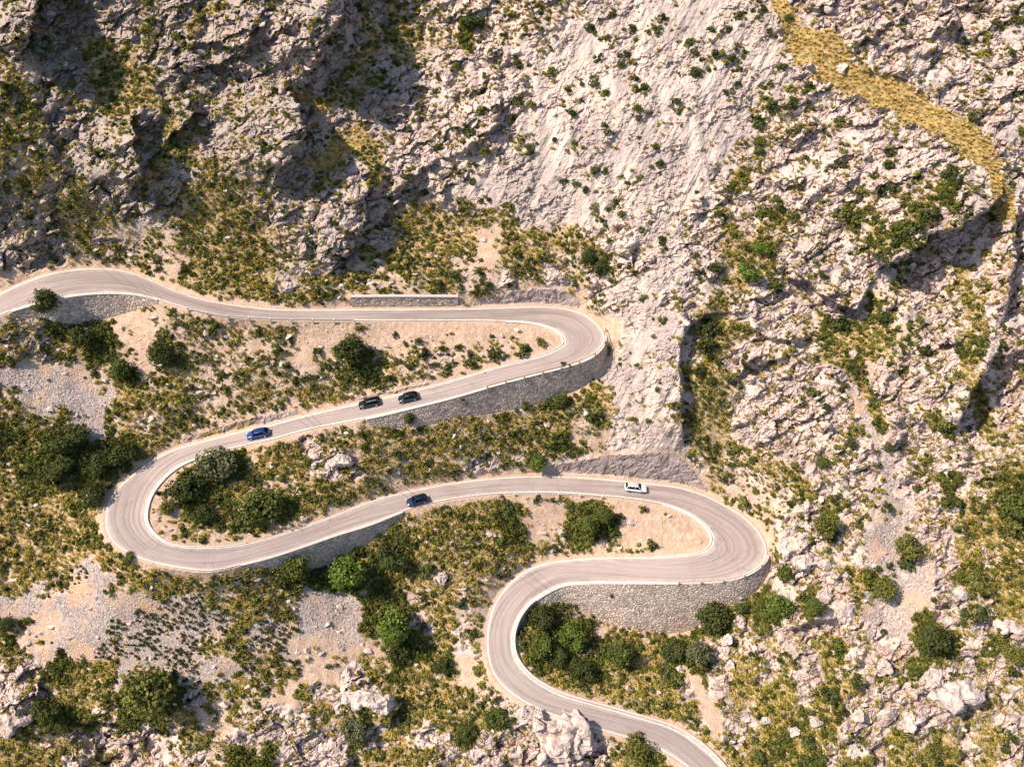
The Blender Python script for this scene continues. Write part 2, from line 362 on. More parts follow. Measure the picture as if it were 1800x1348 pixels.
def cliffs(u, v):
    out = np.zeros(u.shape)
    fu = fbm(u / 45, v / 45, 5, 201, .6); fv = fbm(u / 45, v / 45, 5, 205, .6)
    for pts, H, lh, ll, *wk in CLIFFS:
        wk = wk[0] if wk else 13
        P = np.asarray(pts); R = max(lh, ll) * 2.2
        m = (u > P[:, 0].min() - R) & (u < P[:, 0].max() + R) & (v > P[:, 1].min() - R) & (v < P[:, 1].max() + R)
        if not m.any(): continue
        d, sd, al = cliff(u[m] + wk * fu[m], v[m] + wk * fv[m], pts, H, lh, ll)
        s = d * -sd if False else d * sd               # + on the right side of the walk
        # crest lines are written so that the high side is up-hill/left on screen
        end = sstep(0, .22, al) * sstep(1, .78, al)
        hi = .45 * np.exp(-(d / lh) ** 2); lo = -.55 * np.exp(-(d / ll) ** 2)
        k = sstep(-1.6, 1.6, s)
        out[m] += H * end * (hi * k + lo * (1 - k))
    return out

def relief(u, v):
    """height above the mean slope plane for picture-plane positions u, v, and the cover weights"""
    s = u / PPM; t = -v / PPM
    cv_ = cover(u, v)
    d = rast(DIST, u, v)
    dm = sstep(2, 15, d)
    h = H0(u, v) + rast(CORR, u, v) + cliffs(u, v) * sstep(4, 50, d)
    amp = cv_[..., 7]; slab = np.clip(cv_[..., 8], 0, 1)
    wx = s + .6 * fbm(s / 3, t / 3, 4, 11); wy = t + .6 * fbm(s / 3, t / 3, 4, 12)
    ang = rad(28); a = wx * math.cos(ang) + wy * math.sin(ang); b = -wx * math.sin(ang) + wy * math.cos(ang)
    f1, e1 = facets(a / 6.5, b / 3.8, 31); f2, e2 = facets(a / 2.6 + 5, b / 1.5, 41); f3, e3 = facets(a / 1.05, b / .7, 51)
    f6, e6 = facets(a / .55 + 9, b / .45, 55)
    rock = 1.7 * f1 + 1.0 * f2 + .36 * f3 + .10 * f6 - .5 * sstep(.08, .0, e1) - .4 * sstep(.12, 0, e2) - .2 * sstep(.16, 0, e3)
    ridged = 1 - np.abs(fbm(a / 5, b / 3, 4, 61))
    rock = rock + .55 * (ridged - .6) + .35 * (1 - np.abs(fbm(a / 1.6, b / 1.1, 3, 63)) - .6)
    # bedding: tilted shelves whose broken fronts look down the slope
    bw = b + 1.3 * fbm(a / 7, b / 5, 4, 65); l1 = bw / 4.6; l2 = (b + .7 * fbm(a / 3, b / 2.4, 4, 66)) / 1.7
    led = 1.75 * (1 - (l1 - np.floor(l1))) * sstep(-.25, .35, fbm(a / 9, b / 6, 3, 67)) + .5 * (1 - (l2 - np.floor(l2))) * sstep(-.2, .4, fbm(a / 4, b / 3, 3, 68))
    rock = .95 * rock + led - .7
    # slab: long shallow flutes running down the fall line
    an2 = rad(62); p = s * math.cos(an2) + t * math.sin(an2); q_ = -s * math.sin(an2) + t * math.cos(an2)
    f4, e4 = facets(p / 9 + .3 * fbm(s / 3, t / 3, 2, 77), q_ / 2.4, 71); f5, e5 = facets(wx / .9, wy / .6, 72)
    rough = sstep(-.5, .3, fbm(s / 8, t / 8, 3, 78))
    sl = .10 * f4 + (.08 + .22 * rough) * f5 + (.05 + .14 * rough) * f6 + .32 * fbm(p / 14, q_ / 1.9, 5, 73) + .16 * fbm(s / 1.6, t / 1.2, 4, 79) + rough * (.5 * f1 + .28 * f2 + .25 * (led - .5)) - .12 * rough * sstep(.14, 0, e5)
    soft = .5 * fbm(s / 3, t / 3, 4, 81)
    rk = cv_[..., 0] * (1 - slab)
    # patchiness: hard rock comes out of the soil in outcrops
    outc = sstep(-.25, .35, fbm(s / 6, t / 6, 3, 85) + .5 * rk)
    h = h + dm * (amp * rk * outc * rock + slab * sl + soft * np.clip(amp, .15, .5))
    roadw = rast(isroad.astype(float), u, v); wallw = rast(iswall.astype(float), u, v)
    h = h + np.where((d < 30), .05 * fbm(s / .8, t / .8, 3, 87) * (1 - roadw), 0)
    # a fresh rock cut is rough as well
    cut = sstep(.3, .9, wallw) * (1 - sstep(.0, .4, roadw))
    h = h + cut * .22 * (f2 + f3) * 1.2
    return h, cv_, d, outc, cut

def axis(lo, hi, step, far0, far1, g=1.09):
    a = list(np.arange(lo, hi, step)); x = hi; st = step; R = []
    while x < far1: R.append(x); st *= g; x += st
    x = lo; st = step; Lf = []
    while x > far0: st *= g; x -= st; Lf.append(x)
    return np.array(Lf[::-1] + a + R)
GU = axis(-40, 1842, 1.6, -1900, 3700); GV = axis(-40, 1390, 1.6, -1150, 2300)
GUU, GVV = np.meshgrid(GU, GV)
GH, GC, GD, GO, GCUT = relief(GUU, GVV)
GP = PH(GUU, GVV, GH)
def ground(u, v):
    """3-D point of the hillside seen at picture point u, v"""
    u = np.atleast_1d(np.asarray(u, float)); v = np.atleast_1d(np.asarray(v, float))
    x = np.clip(np.interp(u, GU, np.arange(len(GU))), 0, len(GU) - 1.001); y = np.clip(np.interp(v, GV, np.arange(len(GV))), 0, len(GV) - 1.001)
    x0 = x.astype(int); y0 = y.astype(int); fx = (x - x0)[:, None]; fy = (y - y0)[:, None]
    return (GP[y0, x0] * (1 - fx) + GP[y0, x0 + 1] * fx) * (1 - fy) + (GP[y0 + 1, x0] * (1 - fx) + GP[y0 + 1, x0 + 1] * fx) * fy

# ------------------------------------------------------------------ materials
def newmat(name):
    m = bpy.data.materials.new(name); m.use_nodes = True; nt = m.node_tree; nt.nodes.clear()
    o = nt.nodes.new('ShaderNodeOutputMaterial'); return m, nt, o
class NB:
    def __init__(s, nt): s.nt = nt
    def n(s, t, **k):
        x = s.nt.nodes.new(t)
        for a, b in k.items(): setattr(x, a, b)
        return x
    def l(s, a, b): s.nt.links.new(a, b)
    def noise(s, co, scale, detail=4, rough=.55, out='Fac', dist=0):
        x = s.n('ShaderNodeTexNoise'); x.inputs['Scale'].default_value = scale; x.inputs['Detail'].default_value = detail
        x.inputs['Roughness'].default_value = rough; x.inputs['Distortion'].default_value = dist; s.l(co, x.inputs['Vector']); return x.outputs[out]
    def ramp(s, f, stops, interp='LINEAR'):
        x = s.n('ShaderNodeValToRGB'); cr = x.color_ramp; cr.interpolation = interp
        while len(cr.elements) > len(stops): cr.elements.remove(cr.elements[-1])
        while len(cr.elements) < len(stops): cr.elements.new(.5)
        for e, (p, c) in zip(cr.elements, stops): e.position = p; e.color = (*c, 1) if len(c) == 3 else c
        s.l(f, x.inputs[0]); return x.outputs[0]
    def mix(s, f, a, b, bt='MIX'):
        x = s.n('ShaderNodeMix', data_type='RGBA', blend_type=bt)
        for v, i in ((f, 0), (a, 6), (b, 7)):
            if isinstance(v, (int, float)): x.inputs[i].default_value = v
            elif isinstance(v, tuple): x.inputs[i].default_value = (*v, 1)
            else: s.l(v, x.inputs[i])
        return x.outputs[2]
    def math(s, op, a, b=None, clamp=False):
        x = s.n('ShaderNodeMath', operation=op, use_clamp=clamp)
        for v, i in ((a, 0), (b, 1)):
            if v is None: continue
            if isinstance(v, (int, float)): x.inputs[i].default_value = v
            else: s.l(v, x.inputs[i])
        return x.outputs[0]
    def bump(s, hgt, st, dist, nrm=None):
        x = s.n('ShaderNodeBump'); x.inputs['Strength'].default_value = st; x.inputs['Distance'].default_value = dist; s.l(hgt, x.inputs['Height'])
        if nrm: s.l(nrm, x.inputs['Normal'])
        return x.outputs[0]
    def bsdf(s, col, rough=.9, nrm=None, spec=.2, metal=0, coat=0):
        x = s.n('ShaderNodeBsdfPrincipled')
        if isinstance(col, tuple): x.inputs['Base Color'].default_value = (*col, 1)
        else: s.l(col, x.inputs['Base Color'])
        x.inputs['Roughness'].default_value = rough; x.inputs['Specular IOR Level'].default_value = spec; x.inputs['Metallic'].default_value = metal
        x.inputs['Coat Weight'].default_value = coat; x.inputs['Coat Roughness'].default_value = .05
        if nrm: s.l(nrm, x.inputs['Normal'])
        return x.outputs[0]

PALE, WARM, GREY, OCHRE = (.56, .44, .385), (.46, .345, .30), (.24, .197, .187), (.45, .30, .185)
SOIL, SOIL2 = (.49, .345, .25), (.37, .255, .18)
def rock_color(b, co):
    big = b.noise(co, .10, 4, .6); mid = b.noise(co, .55, 5, .62); fine = b.noise(co, 2.6, 5, .65)
    c = b.ramp(big, [(.34, WARM), (.52, PALE)])
    c = b.mix(b.ramp(mid, [(.44, (0, 0, 0)), (.64, (.75, .75, .75))]), c, GREY)
    c = b.mix(b.ramp(b.noise(co, .33, 3, .5), [(.60, (0, 0, 0)), (.76, (.45, .45, .45))]), c, OCHRE)
    c = b.mix(b.ramp(fine, [(.30, (.45, .45, .45)), (.47, (0, 0, 0))]), c, (.20, .175, .17))
    return c, fine, mid
def mat_rock():
    m, nt, o = newmat('limestone'); b = NB(nt); co = b.n('ShaderNodeTexCoord').outputs['Object']
    g = b.n('ShaderNodeNewGeometry').outputs['Position']
    c, fine, mid = rock_color(b, g)
    nr = b.bump(fine, .8, .12); b.l(b.bsdf(c, .92, nr), o.inputs[0]); return m
def mat_ground():
    m, nt, o = newmat('hillside_ground'); b = NB(nt); co = b.n('ShaderNodeTexCoord').outputs['Object']
    at = b.n('ShaderNodeAttribute', attribute_name='cover'); sp = b.n('ShaderNodeSeparateColor'); b.l(at.outputs['Color'], sp.inputs[0])
    at2 = b.n('ShaderNodeAttribute', attribute_name='detail'); sp2 = b.n('ShaderNodeSeparateColor'); b.l(at2.outputs['Color'], sp2.inputs[0])
    rock, fine, mid = rock_color(b, co)
    # water streaks and pale washed bands down the slab
    mp = b.n('ShaderNodeMapping'); mp.inputs['Rotation'].default_value = (rad(-40), 0, rad(0)); b.l(co, mp.inputs['Vector'])
    mp2 = b.n('ShaderNodeMapping'); mp2.inputs['Rotation'].default_value = (0, 0, rad(-28)); mp2.inputs['Scale'].default_value = (.55, .05, .3); b.l(mp.outputs[0], mp2.inputs['Vector'])
    st = b.noise(mp2.outputs[0], 1.0, 5, .6)
    slabc = b.ramp(st, [(.36, (.29, .24, .22)), (.48, (.43, .345, .295)), (.60, (.53, .42, .365))])
    slabc = b.mix(b.ramp(b.noise(co, .07, 4, .6), [(.44, (0, 0, 0)), (.58, (.75, .75, .75))]), slabc, (.34, .275, .255))
    slabc = b.mix(b.ramp(fine, [(.34, (.4, .4, .4)), (.46, (0, 0, 0))]), slabc, (.30, .25, .23))
    rock = b.mix(sp2.outputs[0], rock, slabc)
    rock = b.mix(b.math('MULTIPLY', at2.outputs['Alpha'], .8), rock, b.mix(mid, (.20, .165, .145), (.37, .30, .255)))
    rock = b.mix(sp2.outputs[1], rock, b.ramp(mid, [(.35, (.20, .155, .145)), (.6, (.37, .295, .27))]))
    soil = b.mix(b.ramp(b.noise(co, .8, 5, .6), [(.4, (0, 0, 0)), (.62, (1, 1, 1))]), SOIL2, SOIL)
    vo = b.n('ShaderNodeTexVoronoi'); vo.inputs['Scale'].default_value = 2.6; b.l(co, vo.inputs['Vector'])
    peb = b.math('MULTIPLY', b.ramp(vo.outputs['Distance'], [(.22, (1, 1, 1)), (.32, (0, 0, 0))]), b.ramp(b.noise(co, .5, 3), [(.48, (0, 0, 0)), (.62, (1, 1, 1))]))
    soil = b.mix(peb, soil, (.56, .47, .41))
    soil = b.mix(b.ramp(b.noise(co, 3.2, 4, .7), [(.36, (.55, .55, .55)), (.5, (0, 0, 0))]), soil, (.33, .22, .15))
    vs = b.n('ShaderNodeTexVoronoi'); vs.inputs['Scale'].default_value = 3.6; b.l(co, vs.inputs['Vector'])
    sv = b.n('ShaderNodeSeparateColor'); b.l(vs.outputs['Color'], sv.inputs[0])
    scr = b.ramp(sv.outputs[0], [(0, (.19, .155, .145)), (.5, (.31, .25, .225)), (1, (.44, .36, .32))])
    scr = b.mix(b.ramp(b.noise(co, .16, 3), [(.5, (0, 0, 0)), (.66, (.9, .9, .9))]), scr, (.50, .31, .19))
    veg = b.mix(b.ramp(b.noise(co, .9, 4), [(.4, (0, 0, 0)), (.6, (1, 1, 1))]), (.15, .115, .045), (.38, .27, .11))
    n1 = b.noise(co, 1.1, 4, .7)
    def w(x, k=.22): return b.ramp(b.math('ADD', x, b.math('MULTIPLY', b.math('SUBTRACT', n1, .5), 1.1)), [(.5 - k, (0, 0, 0)), (.5 + k, (1, 1, 1))])
    c = b.mix(w(sp.outputs[1]), rock, soil)
    c = b.mix(w(sp.outputs[2]), c, scr)
    c = b.mix(w(at.outputs['Alpha']), c, veg)
    c = b.mix(sp2.outputs[2], c, b.mix(n1, (.40, .27, .175), (.56, .43, .33)))
    hb = b.math('ADD', b.math('MULTIPLY', fine, 1.0), b.math('MULTIPLY', b.math('SUBTRACT', 1, vs.outputs['Distance']), b.math('MULTIPLY', sp.outputs[2], .8)))
    nr = b.bump(hb, .9, .14); nr = b.bump(mid, .5, .3, nr)
    b.l(b.bsdf(c, .93, nr, .15), o.inputs[0]); return m
def mat_leaf(name, attr=True, trans=.22):
    m, nt, o = newmat(name); b = NB(nt)
    at = b.n('ShaderNodeAttribute', attribute_name='tint').outputs['Color']
    if not attr:
        oi = b.n('ShaderNodeObjectInfo'); at = b.mix(1.0, at, oi.outputs['Color'], 'MULTIPLY')
    d = b.n('ShaderNodeBsdfDiffuse'); t = b.n('ShaderNodeBsdfTranslucent'); b.l(at, d.inputs[0]); b.l(at, t.inputs[0])
    mx = b.n('ShaderNodeMixShader'); mx.inputs[0].default_value = trans; b.l(d.outputs[0], mx.inputs[1]); b.l(t.outputs[0], mx.inputs[2]); b.l(mx.outputs[0], o.inputs[0]); return m
def mat_plain(name, col, rough=.6, spec=.3, metal=0, coat=0, var=.25, scale=6):
    m, nt, o = newmat(name); b = NB(nt); co = b.n('ShaderNodeTexCoord').outputs['Object']
    n = b.noise(co, scale, 4)
    c = b.mix(n, tuple(x * (1 - var) for x in col), tuple(min(1, x * (1 + var)) for x in col))
    b.l(b.bsdf(c, rough, None, spec, metal, coat), o.inputs[0]); return m
def mat_road():
    m, nt, o = newmat('weathered_asphalt'); b = NB(nt); uv = b.n('ShaderNodeUVMap', uv_map='along').outputs[0]
    co = b.n('ShaderNodeTexCoord').outputs['Object']
    sx = b.n('ShaderNodeSeparateXYZ'); b.l(uv, sx.inputs[0])
    mp = b.n('ShaderNodeMapping'); mp.inputs['Scale'].default_value = (.045, 1.5, 1); b.l(uv, mp.inputs['Vector'])
    stk = b.noise(mp.outputs[0], 1.0, 5, .6, dist=.25)
    mp3 = b.n('ShaderNodeMapping'); mp3.inputs['Scale'].default_value = (.12, 4.0, 1); b.l(uv, mp3.inputs['Vector'])
    stk2 = b.noise(mp3.outputs[0], 1.0, 4, .6, dist=.4)
    base = b.mix(b.noise(co, .22, 5, .6), (.27, .215, .197), (.40, .325, .295))
    pm = b.n('ShaderNodeMapping'); pm.inputs['Scale'].default_value = (.05, .42, 1); b.l(uv, pm.inputs['Vector']); pv = b.n('ShaderNodeTexVoronoi'); pv.inputs['Scale'].default_value = 1; b.l(pm.outputs[0], pv.inputs['Vector'])
    ps = b.n('ShaderNodeSeparateColor'); b.l(pv.outputs['Color'], ps.inputs[0]); base = b.mix(b.ramp(ps.outputs[0], [(.55, (0, 0, 0)), (.75, (.35, .35, .35))]), base, (.22, .175, .16))
    c = b.mix(b.ramp(stk, [(.36, (.75, .75, .75)), (.54, (0, 0, 0))]), base, (.20, .155, .145))
    c = b.mix(b.ramp(stk2, [(.58, (0, 0, 0)), (.70, (.55, .55, .55))]), c, (.16, .13, .13))
    ed = b.math('ABSOLUTE', b.math('SUBTRACT', sx.outputs[2] if False else b.n('ShaderNodeAttribute', attribute_name='across').outputs['Fac'], .5))
    c = b.mix(b.math('MULTIPLY', b.ramp(b.math('ADD', ed, b.math('MULTIPLY', b.math('SUBTRACT', b.noise(co, .5, 4), .5), .25)), [(.34, (0, 0, 0)), (.54, (1, 1, 1))]), .65), c, (.55, .45, .385))
    cr = b.n('ShaderNodeTexVoronoi', feature='DISTANCE_TO_EDGE'); cr.inputs['Scale'].default_value = .22
    wv = b.n('ShaderNodeVectorMath', operation='ADD'); nz = b.n('ShaderNodeTexNoise'); nz.inputs['Scale'].default_value = .7; nz.inputs['Detail'].default_value = 5; b.l(co, nz.inputs['Vector'])
    sc = b.n('ShaderNodeVectorMath', operation='SCALE'); sc.inputs['Scale'].default_value = 4.0; b.l(nz.outputs['Color'], sc.inputs[0]); b.l(co, wv.inputs[0]); b.l(sc.outputs[0], wv.inputs[1]); b.l(wv.outputs[0], cr.inputs['Vector'])
    c = b.mix(b.math('MULTIPLY', b.ramp(cr.outputs['Distance'], [(.0, (.5, .5, .5)), (.022, (0, 0, 0))]), b.ramp(b.noise(co, .08, 3), [(.45, (0, 0, 0)), (.6, (1, 1, 1))])), c, (.10, .085, .085))
    c = b.mix(b.ramp(b.noise(co, 5, 4, .7), [(.35, (.25, .25, .25)), (.5, (0, 0, 0))]), c, (.2, .165, .16))
    b.l(b.bsdf(c, .85, b.bump(b.noise(co, 9, 3), .25, .02), .25), o.inputs[0]); return m
def mat_line():
    m, nt, o = newmat('worn_line_paint'); b = NB(nt); co = b.n('ShaderNodeTexCoord').outputs['Object']
    c = b.mix(b.ramp(b.noise(co, 1.4, 5, .7), [(.36, (0, 0, 0)), (.52, (1, 1, 1))]), (.50, .42, .37), (.74, .69, .63))
    b.l(b.bsdf(c, .75), o.inputs[0]); return m
def mat_masonry():
    m, nt, o = newmat('rubble_masonry'); b = NB(nt); uv = b.n('ShaderNodeUVMap', uv_map='face').outputs[0]; co = b.n('ShaderNodeTexCoord').outputs['Object']
    nz = b.n('ShaderNodeTexNoise'); nz.inputs['Scale'].default_value = 1.5; b.l(uv, nz.inputs['Vector'])
    sc = b.n('ShaderNodeVectorMath', operation='SCALE'); sc.inputs['Scale'].default_value = .25; b.l(nz.outputs['Color'], sc.inputs[0])
    ad = b.n('ShaderNodeVectorMath', operation='ADD'); b.l(uv, ad.inputs[0]); b.l(sc.outputs[0], ad.inputs[1])
    v1 = b.n('ShaderNodeTexVoronoi', feature='DISTANCE_TO_EDGE'); v2 = b.n('ShaderNodeTexVoronoi')
    for v in (v1, v2): v.inputs['Scale'].default_value = 1.8; b.l(ad.outputs[0], v.inputs['Vector'])
    s = b.n('ShaderNodeSeparateColor'); b.l(v2.outputs['Color'], s.inputs[0])
    c = b.ramp(s.outputs[0], [(0, (.33, .26, .22)), (.35, (.50, .395, .33)), (.75, (.65, .52, .43)), (1, (.50, .365, .26))])
    c = b.mix(b.ramp(b.noise(co, .30, 5), [(.46, (0, 0, 0)), (.66, (.5, .5, .5))]), c, (.30, .25, .24)); c = b.mix(b.ramp(b.noise(co, .5, 4), [(.6, (0, 0, 0)), (.75, (.4, .4, .4))]), c, (.52, .38, .27))
    joint = b.ramp(v1.outputs['Distance'], [(.015, (.9, .9, .9)), (.07, (0, 0, 0))])
    c = b.mix(joint, c, (.17, .13, .12))
    hb = b.ramp(v1.outputs['Distance'], [(0, (0, 0, 0)), (.28, (1, 1, 1))])
    nr = b.bump(hb, .8, .12); nr = b.bump(b.noise(co, 6, 4), .5, .05, nr)
    b.l(b.bsdf(c, .92, nr, .15), o.inputs[0]); return m
M = dict(ground=mat_ground(), rock=mat_rock(), leaf=mat_leaf('leaf_scrub'), grass=mat_leaf('dry_grass_blades', True, .3), crown=mat_leaf('tree_leaves', False),
  road=mat_road(), line=mat_line(), masonry=mat_masonry(), coping=mat_plain('pale_coping_stone', (.50, .42, .37), .9, .15, var=.3, scale=2.5),
  bark=mat_plain('bark', (.13, .10, .075), .95, .1), wood=mat_plain('weathered_timber', (.30, .20, .13), .85, .15), pole=mat_plain('creosoted_pole', (.12, .09, .07), .9),
  rail=mat_plain('galvanised_rail', (.62, .58, .54), .5, .4), cable=mat_plain('cable_black', (.03, .03, .03), .6),
  tyre=mat_plain('tyre_rubber', (.02, .02, .02), .85), rim=mat_plain('alloy_rim', (.45, .45, .46), .35, .5, .7),
  glass=mat_plain('tinted_glass', (.012, .016, .02), .06, .6, var=.1), trim=mat_plain('black_trim', (.025, .025, .027), .6),
  lamp=mat_plain('headlight_lens', (.75, .77, .78), .15, .6), tail=mat_plain('tail_lens', (.35, .02, .02), .25, .5),
  plate=mat_plain('plate_white', (.75, .75, .72), .5), yellow=mat_plain('sign_yellow', (.80, .58, .02), .5, var=.08), white=mat_plain('sign_white', (.78, .78, .76), .5, var=.06),
  concrete=mat_plain('kerb_concrete', (.55, .48, .43), .9, .15, var=.3, scale=1.6), hole=mat_plain('drain_dark', (.03, .025, .025), .95))
def paint(name, col, coat=.8): return mat_plain(name, col, .32, .5, 0, coat, .05)
PAINT = dict(white=paint('paint_white', (.82, .81, .80)), blue=paint('paint_bright_blue', (.010, .055, .24)), navy=paint('paint_navy', (.006, .022, .06)), black=paint('paint_black', (.010, .013, .02)), ink=paint('paint_ink', (.008, .016, .035)))

# ------------------------------------------------------------------ object helpers
def mesh_np(name, V, faces, mat, smooth=False):
    """faces: (n,3) or (n,4) int array, or a list of such arrays"""
    me = bpy.data.meshes.new(name); V = np.asarray(V, np.float32)
    fl = faces if isinstance(faces, list) else [faces]
    idx = np.concatenate([f.ravel() for f in fl]).astype(np.int32)
    tot = np.concatenate([np.full(len(f), f.shape[1], np.int32) for f in fl]); st = np.concatenate([[0], np.cumsum(tot)[:-1]]).astype(np.int32)
    me.vertices.add(len(V)); me.vertices.foreach_set('co', V.ravel()); me.loops.add(len(idx)); me.loops.foreach_set('vertex_index', idx)
    me.polygons.add(len(tot)); me.polygons.foreach_set('loop_start', st)
    me.polygons.foreach_set('use_smooth', np.full(len(tot), smooth))
    me.materials.append(mat); me.update(calc_edges=True); return me
def link(name, me, parent=None, loc=None):
    o = bpy.data.objects.new(name, me); COL.objects.link(o)
    if parent: o.parent = parent
    if loc is not None: o.location = loc
    return o
def tag(o, label, cat=None, group=None, kind=None):
    o['label'] = label
    if cat: o['category'] = cat
    if group: o['group'] = group
    if kind: o['kind'] = kind
    return o
def empty(name, loc, rz=0):
    o = bpy.data.objects.new(name, None); COL.objects.link(o); o.location = loc; o.rotation_euler = (0, 0, rz); o.empty_display_size = .3; return o
def bm_obj(name, bm, mat, parent=None, smooth=False):
    bmesh.ops.recalc_face_normals(bm, faces=bm.faces[:]); me = bpy.data.meshes.new(name); bm.to_mesh(me); bm.free(); me.materials.append(mat)
    if smooth: me.polygons.foreach_set('use_smooth', [True] * len(me.polygons))
    return link(name, me, parent)
def add_box(bm, c, s, rz=0, bev=0):
    g = bmesh.ops.create_cube(bm, size=1, matrix=Matrix.Translation(c) @ Matrix.Rotation(rz, 4, 'Z') @ Matrix.Diagonal((*s, 1)))
    if bev: bmesh.ops.bevel(bm, geom=list({e for v in g['verts'] for e in v.link_edges}), offset=bev, segments=2, affect='EDGES')
def add_tube(bm, a, b, r0, r1=None, seg=8):
    a = Vector(a); b = Vector(b); r1 = r0 if r1 is None else r1; d = b - a
    m = Matrix.Translation((a + b) / 2) @ d.to_track_quat('Z', 'Y').to_matrix().to_4x4()
    bmesh.ops.create_cone(bm, cap_ends=True, segments=seg, radius1=r0, radius2=r1, depth=d.length, matrix=m)
def color_attr(me, name, arr):
    a = me.attributes.new(name, 'FLOAT_COLOR', 'POINT'); a.data.foreach_set('color', np.asarray(arr, np.float32).ravel())

# ------------------------------------------------------------------ hillside mesh
ny, nx = GUU.shape
ii = np.arange(ny * nx).reshape(ny, nx)
quads = np.stack([ii[1:, :-1], ii[1:, 1:], ii[:-1, 1:], ii[:-1, :-1]], -1).reshape(-1, 4)
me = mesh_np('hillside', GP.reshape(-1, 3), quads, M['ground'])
soilw = GC[..., 1] * (1 - .6 * GO * GC[..., 0]); dn = sstep(17, 3, GD) * (1 - GCUT)
color_attr(me, 'cover', np.stack([GC[..., 0], np.clip(soilw + dn * .5, 0, 1) * (1 - GCUT), GC[..., 2] * (1 - dn), GC[..., 3] * (1 - dn)], -1).reshape(-1, 4))
vergew = sstep(9, 2, GD) * (1 - GCUT)
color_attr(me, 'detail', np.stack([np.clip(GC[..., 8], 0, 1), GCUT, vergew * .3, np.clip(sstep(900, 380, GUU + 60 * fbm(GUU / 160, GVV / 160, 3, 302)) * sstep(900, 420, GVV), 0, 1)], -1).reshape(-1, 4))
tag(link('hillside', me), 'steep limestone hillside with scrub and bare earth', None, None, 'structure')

# ------------------------------------------------------------------ road, edge lines, kerbs
def strip(name, A, B, mat, lift, nac=2, kind='structure', uvname=None):
    """a ribbon between two polylines"""
    t = np.linspace(0, 1, nac)[None, :, None]; P = A[:, None] * (1 - t) + B[:, None] * t; P = P + np.array([0, 0, lift])
    n = len(A); ix = np.arange(n * nac).reshape(n, nac)
    q = np.stack([ix[:-1, :-1], ix[:-1, 1:], ix[1:, 1:], ix[1:, :-1]], -1).reshape(-1, 4)
    me = mesh_np(name, P.reshape(-1, 3), q, mat)
    if P.shape and np.cross(P[0, 1] - P[0, 0], P[1, 0] - P[0, 0])[2] > 0: me.flip_normals()
    return me, P
me, P = strip('road', RL, RR, M['road'], 0, 9)
w_ = np.linspace(0, 1, 9)
u_ = np.repeat(RAR[:, None], 9, 1); v_ = w_[None] * wid[:, None]
uvl = me.uv_layers.new(name='along'); li = np.empty(len(me.loops), np.int32); me.loops.foreach_get('vertex_index', li)
uvl.data.foreach_set('uv', np.stack([u_.ravel()[li], v_.ravel()[li]], -1).astype(np.float32).ravel())
a = me.attributes.new('across', 'FLOAT', 'POINT'); a.data.foreach_set('value', np.repeat(w_[None], NR, 0).astype(np.float32).ravel())
tag(link('road', me), 'pinkish grey mountain road folding back through hairpin bends', None, None, 'structure')
for nm, E, s_ in (('edge_line', RL, 1), ('edge_line', RR, -1)):
    A = E + acr * s_ * .18; B = E + acr * s_ * .35
    me, _ = strip(nm, A, B, M['line'], .005); tag(link(nm, me), 'worn white line painted along the ' + ('outer left' if s_ == 1 else 'right') + ' edge of the road', None, None, 'structure')
def extrude_path(name, T, O, prof, mat, parent=None, uv=None, jitter=0):
    """sweep a profile (offset outward, height) along T"""
    n, k = len(T), len(prof); pr = np.asarray(prof, float)
    P = T[:, None] + O[:, None] * pr[None, :, :1] + np.array([0, 0, 1.0]) * pr[None, :, 1:2]
    ix = np.arange(n * k).reshape(n, k); nxt = np.roll(ix, -1, 1)
    q = np.stack([ix[:-1], nxt[:-1], nxt[1:], ix[1:]], -1).reshape(-1, 4)
    me = mesh_np(name, P.reshape(-1, 3), [q, ix[0][None], ix[-1][::-1][None]], mat)
    bm = bmesh.new(); bm.from_mesh(me); bmesh.ops.recalc_face_normals(bm, faces=bm.faces[:]); bm.to_mesh(me); bm.free()
    return link(name, me, parent)
def edge_path(side, p0, p1, off, step=.6):
    T, O = edge_span(side, p0, p1, off); L = np.linalg.norm(np.diff(T, axis=0), axis=1).sum(); TO = resamp(np.hstack([T, O]), max(4, int(L / step)))
    O = TO[:, 3:].copy(); O[:, 2] = 0; O /= np.linalg.norm(O, axis=1)[:, None]; return TO[:, :3], O
for side, p0, p1, lab in (('R', (890, 565), (900, 638), 'uppermost right hand hairpin'), ('L', (345, 806), (430, 955), 'left hand hairpin'), ('R', (1165, 886), (1150, 979), 'lower right hand hairpin')):
    T, O = edge_path(side, p0, p1, .02); tag(extrude_path('kerb', T, O, [(0, -.3), (0, .14), (.04, .18), (.34, .18), (.38, .14), (.38, -.3)], M['concrete']), 'pale concrete kerb round the inside of the ' + lab, None, None, 'structure')

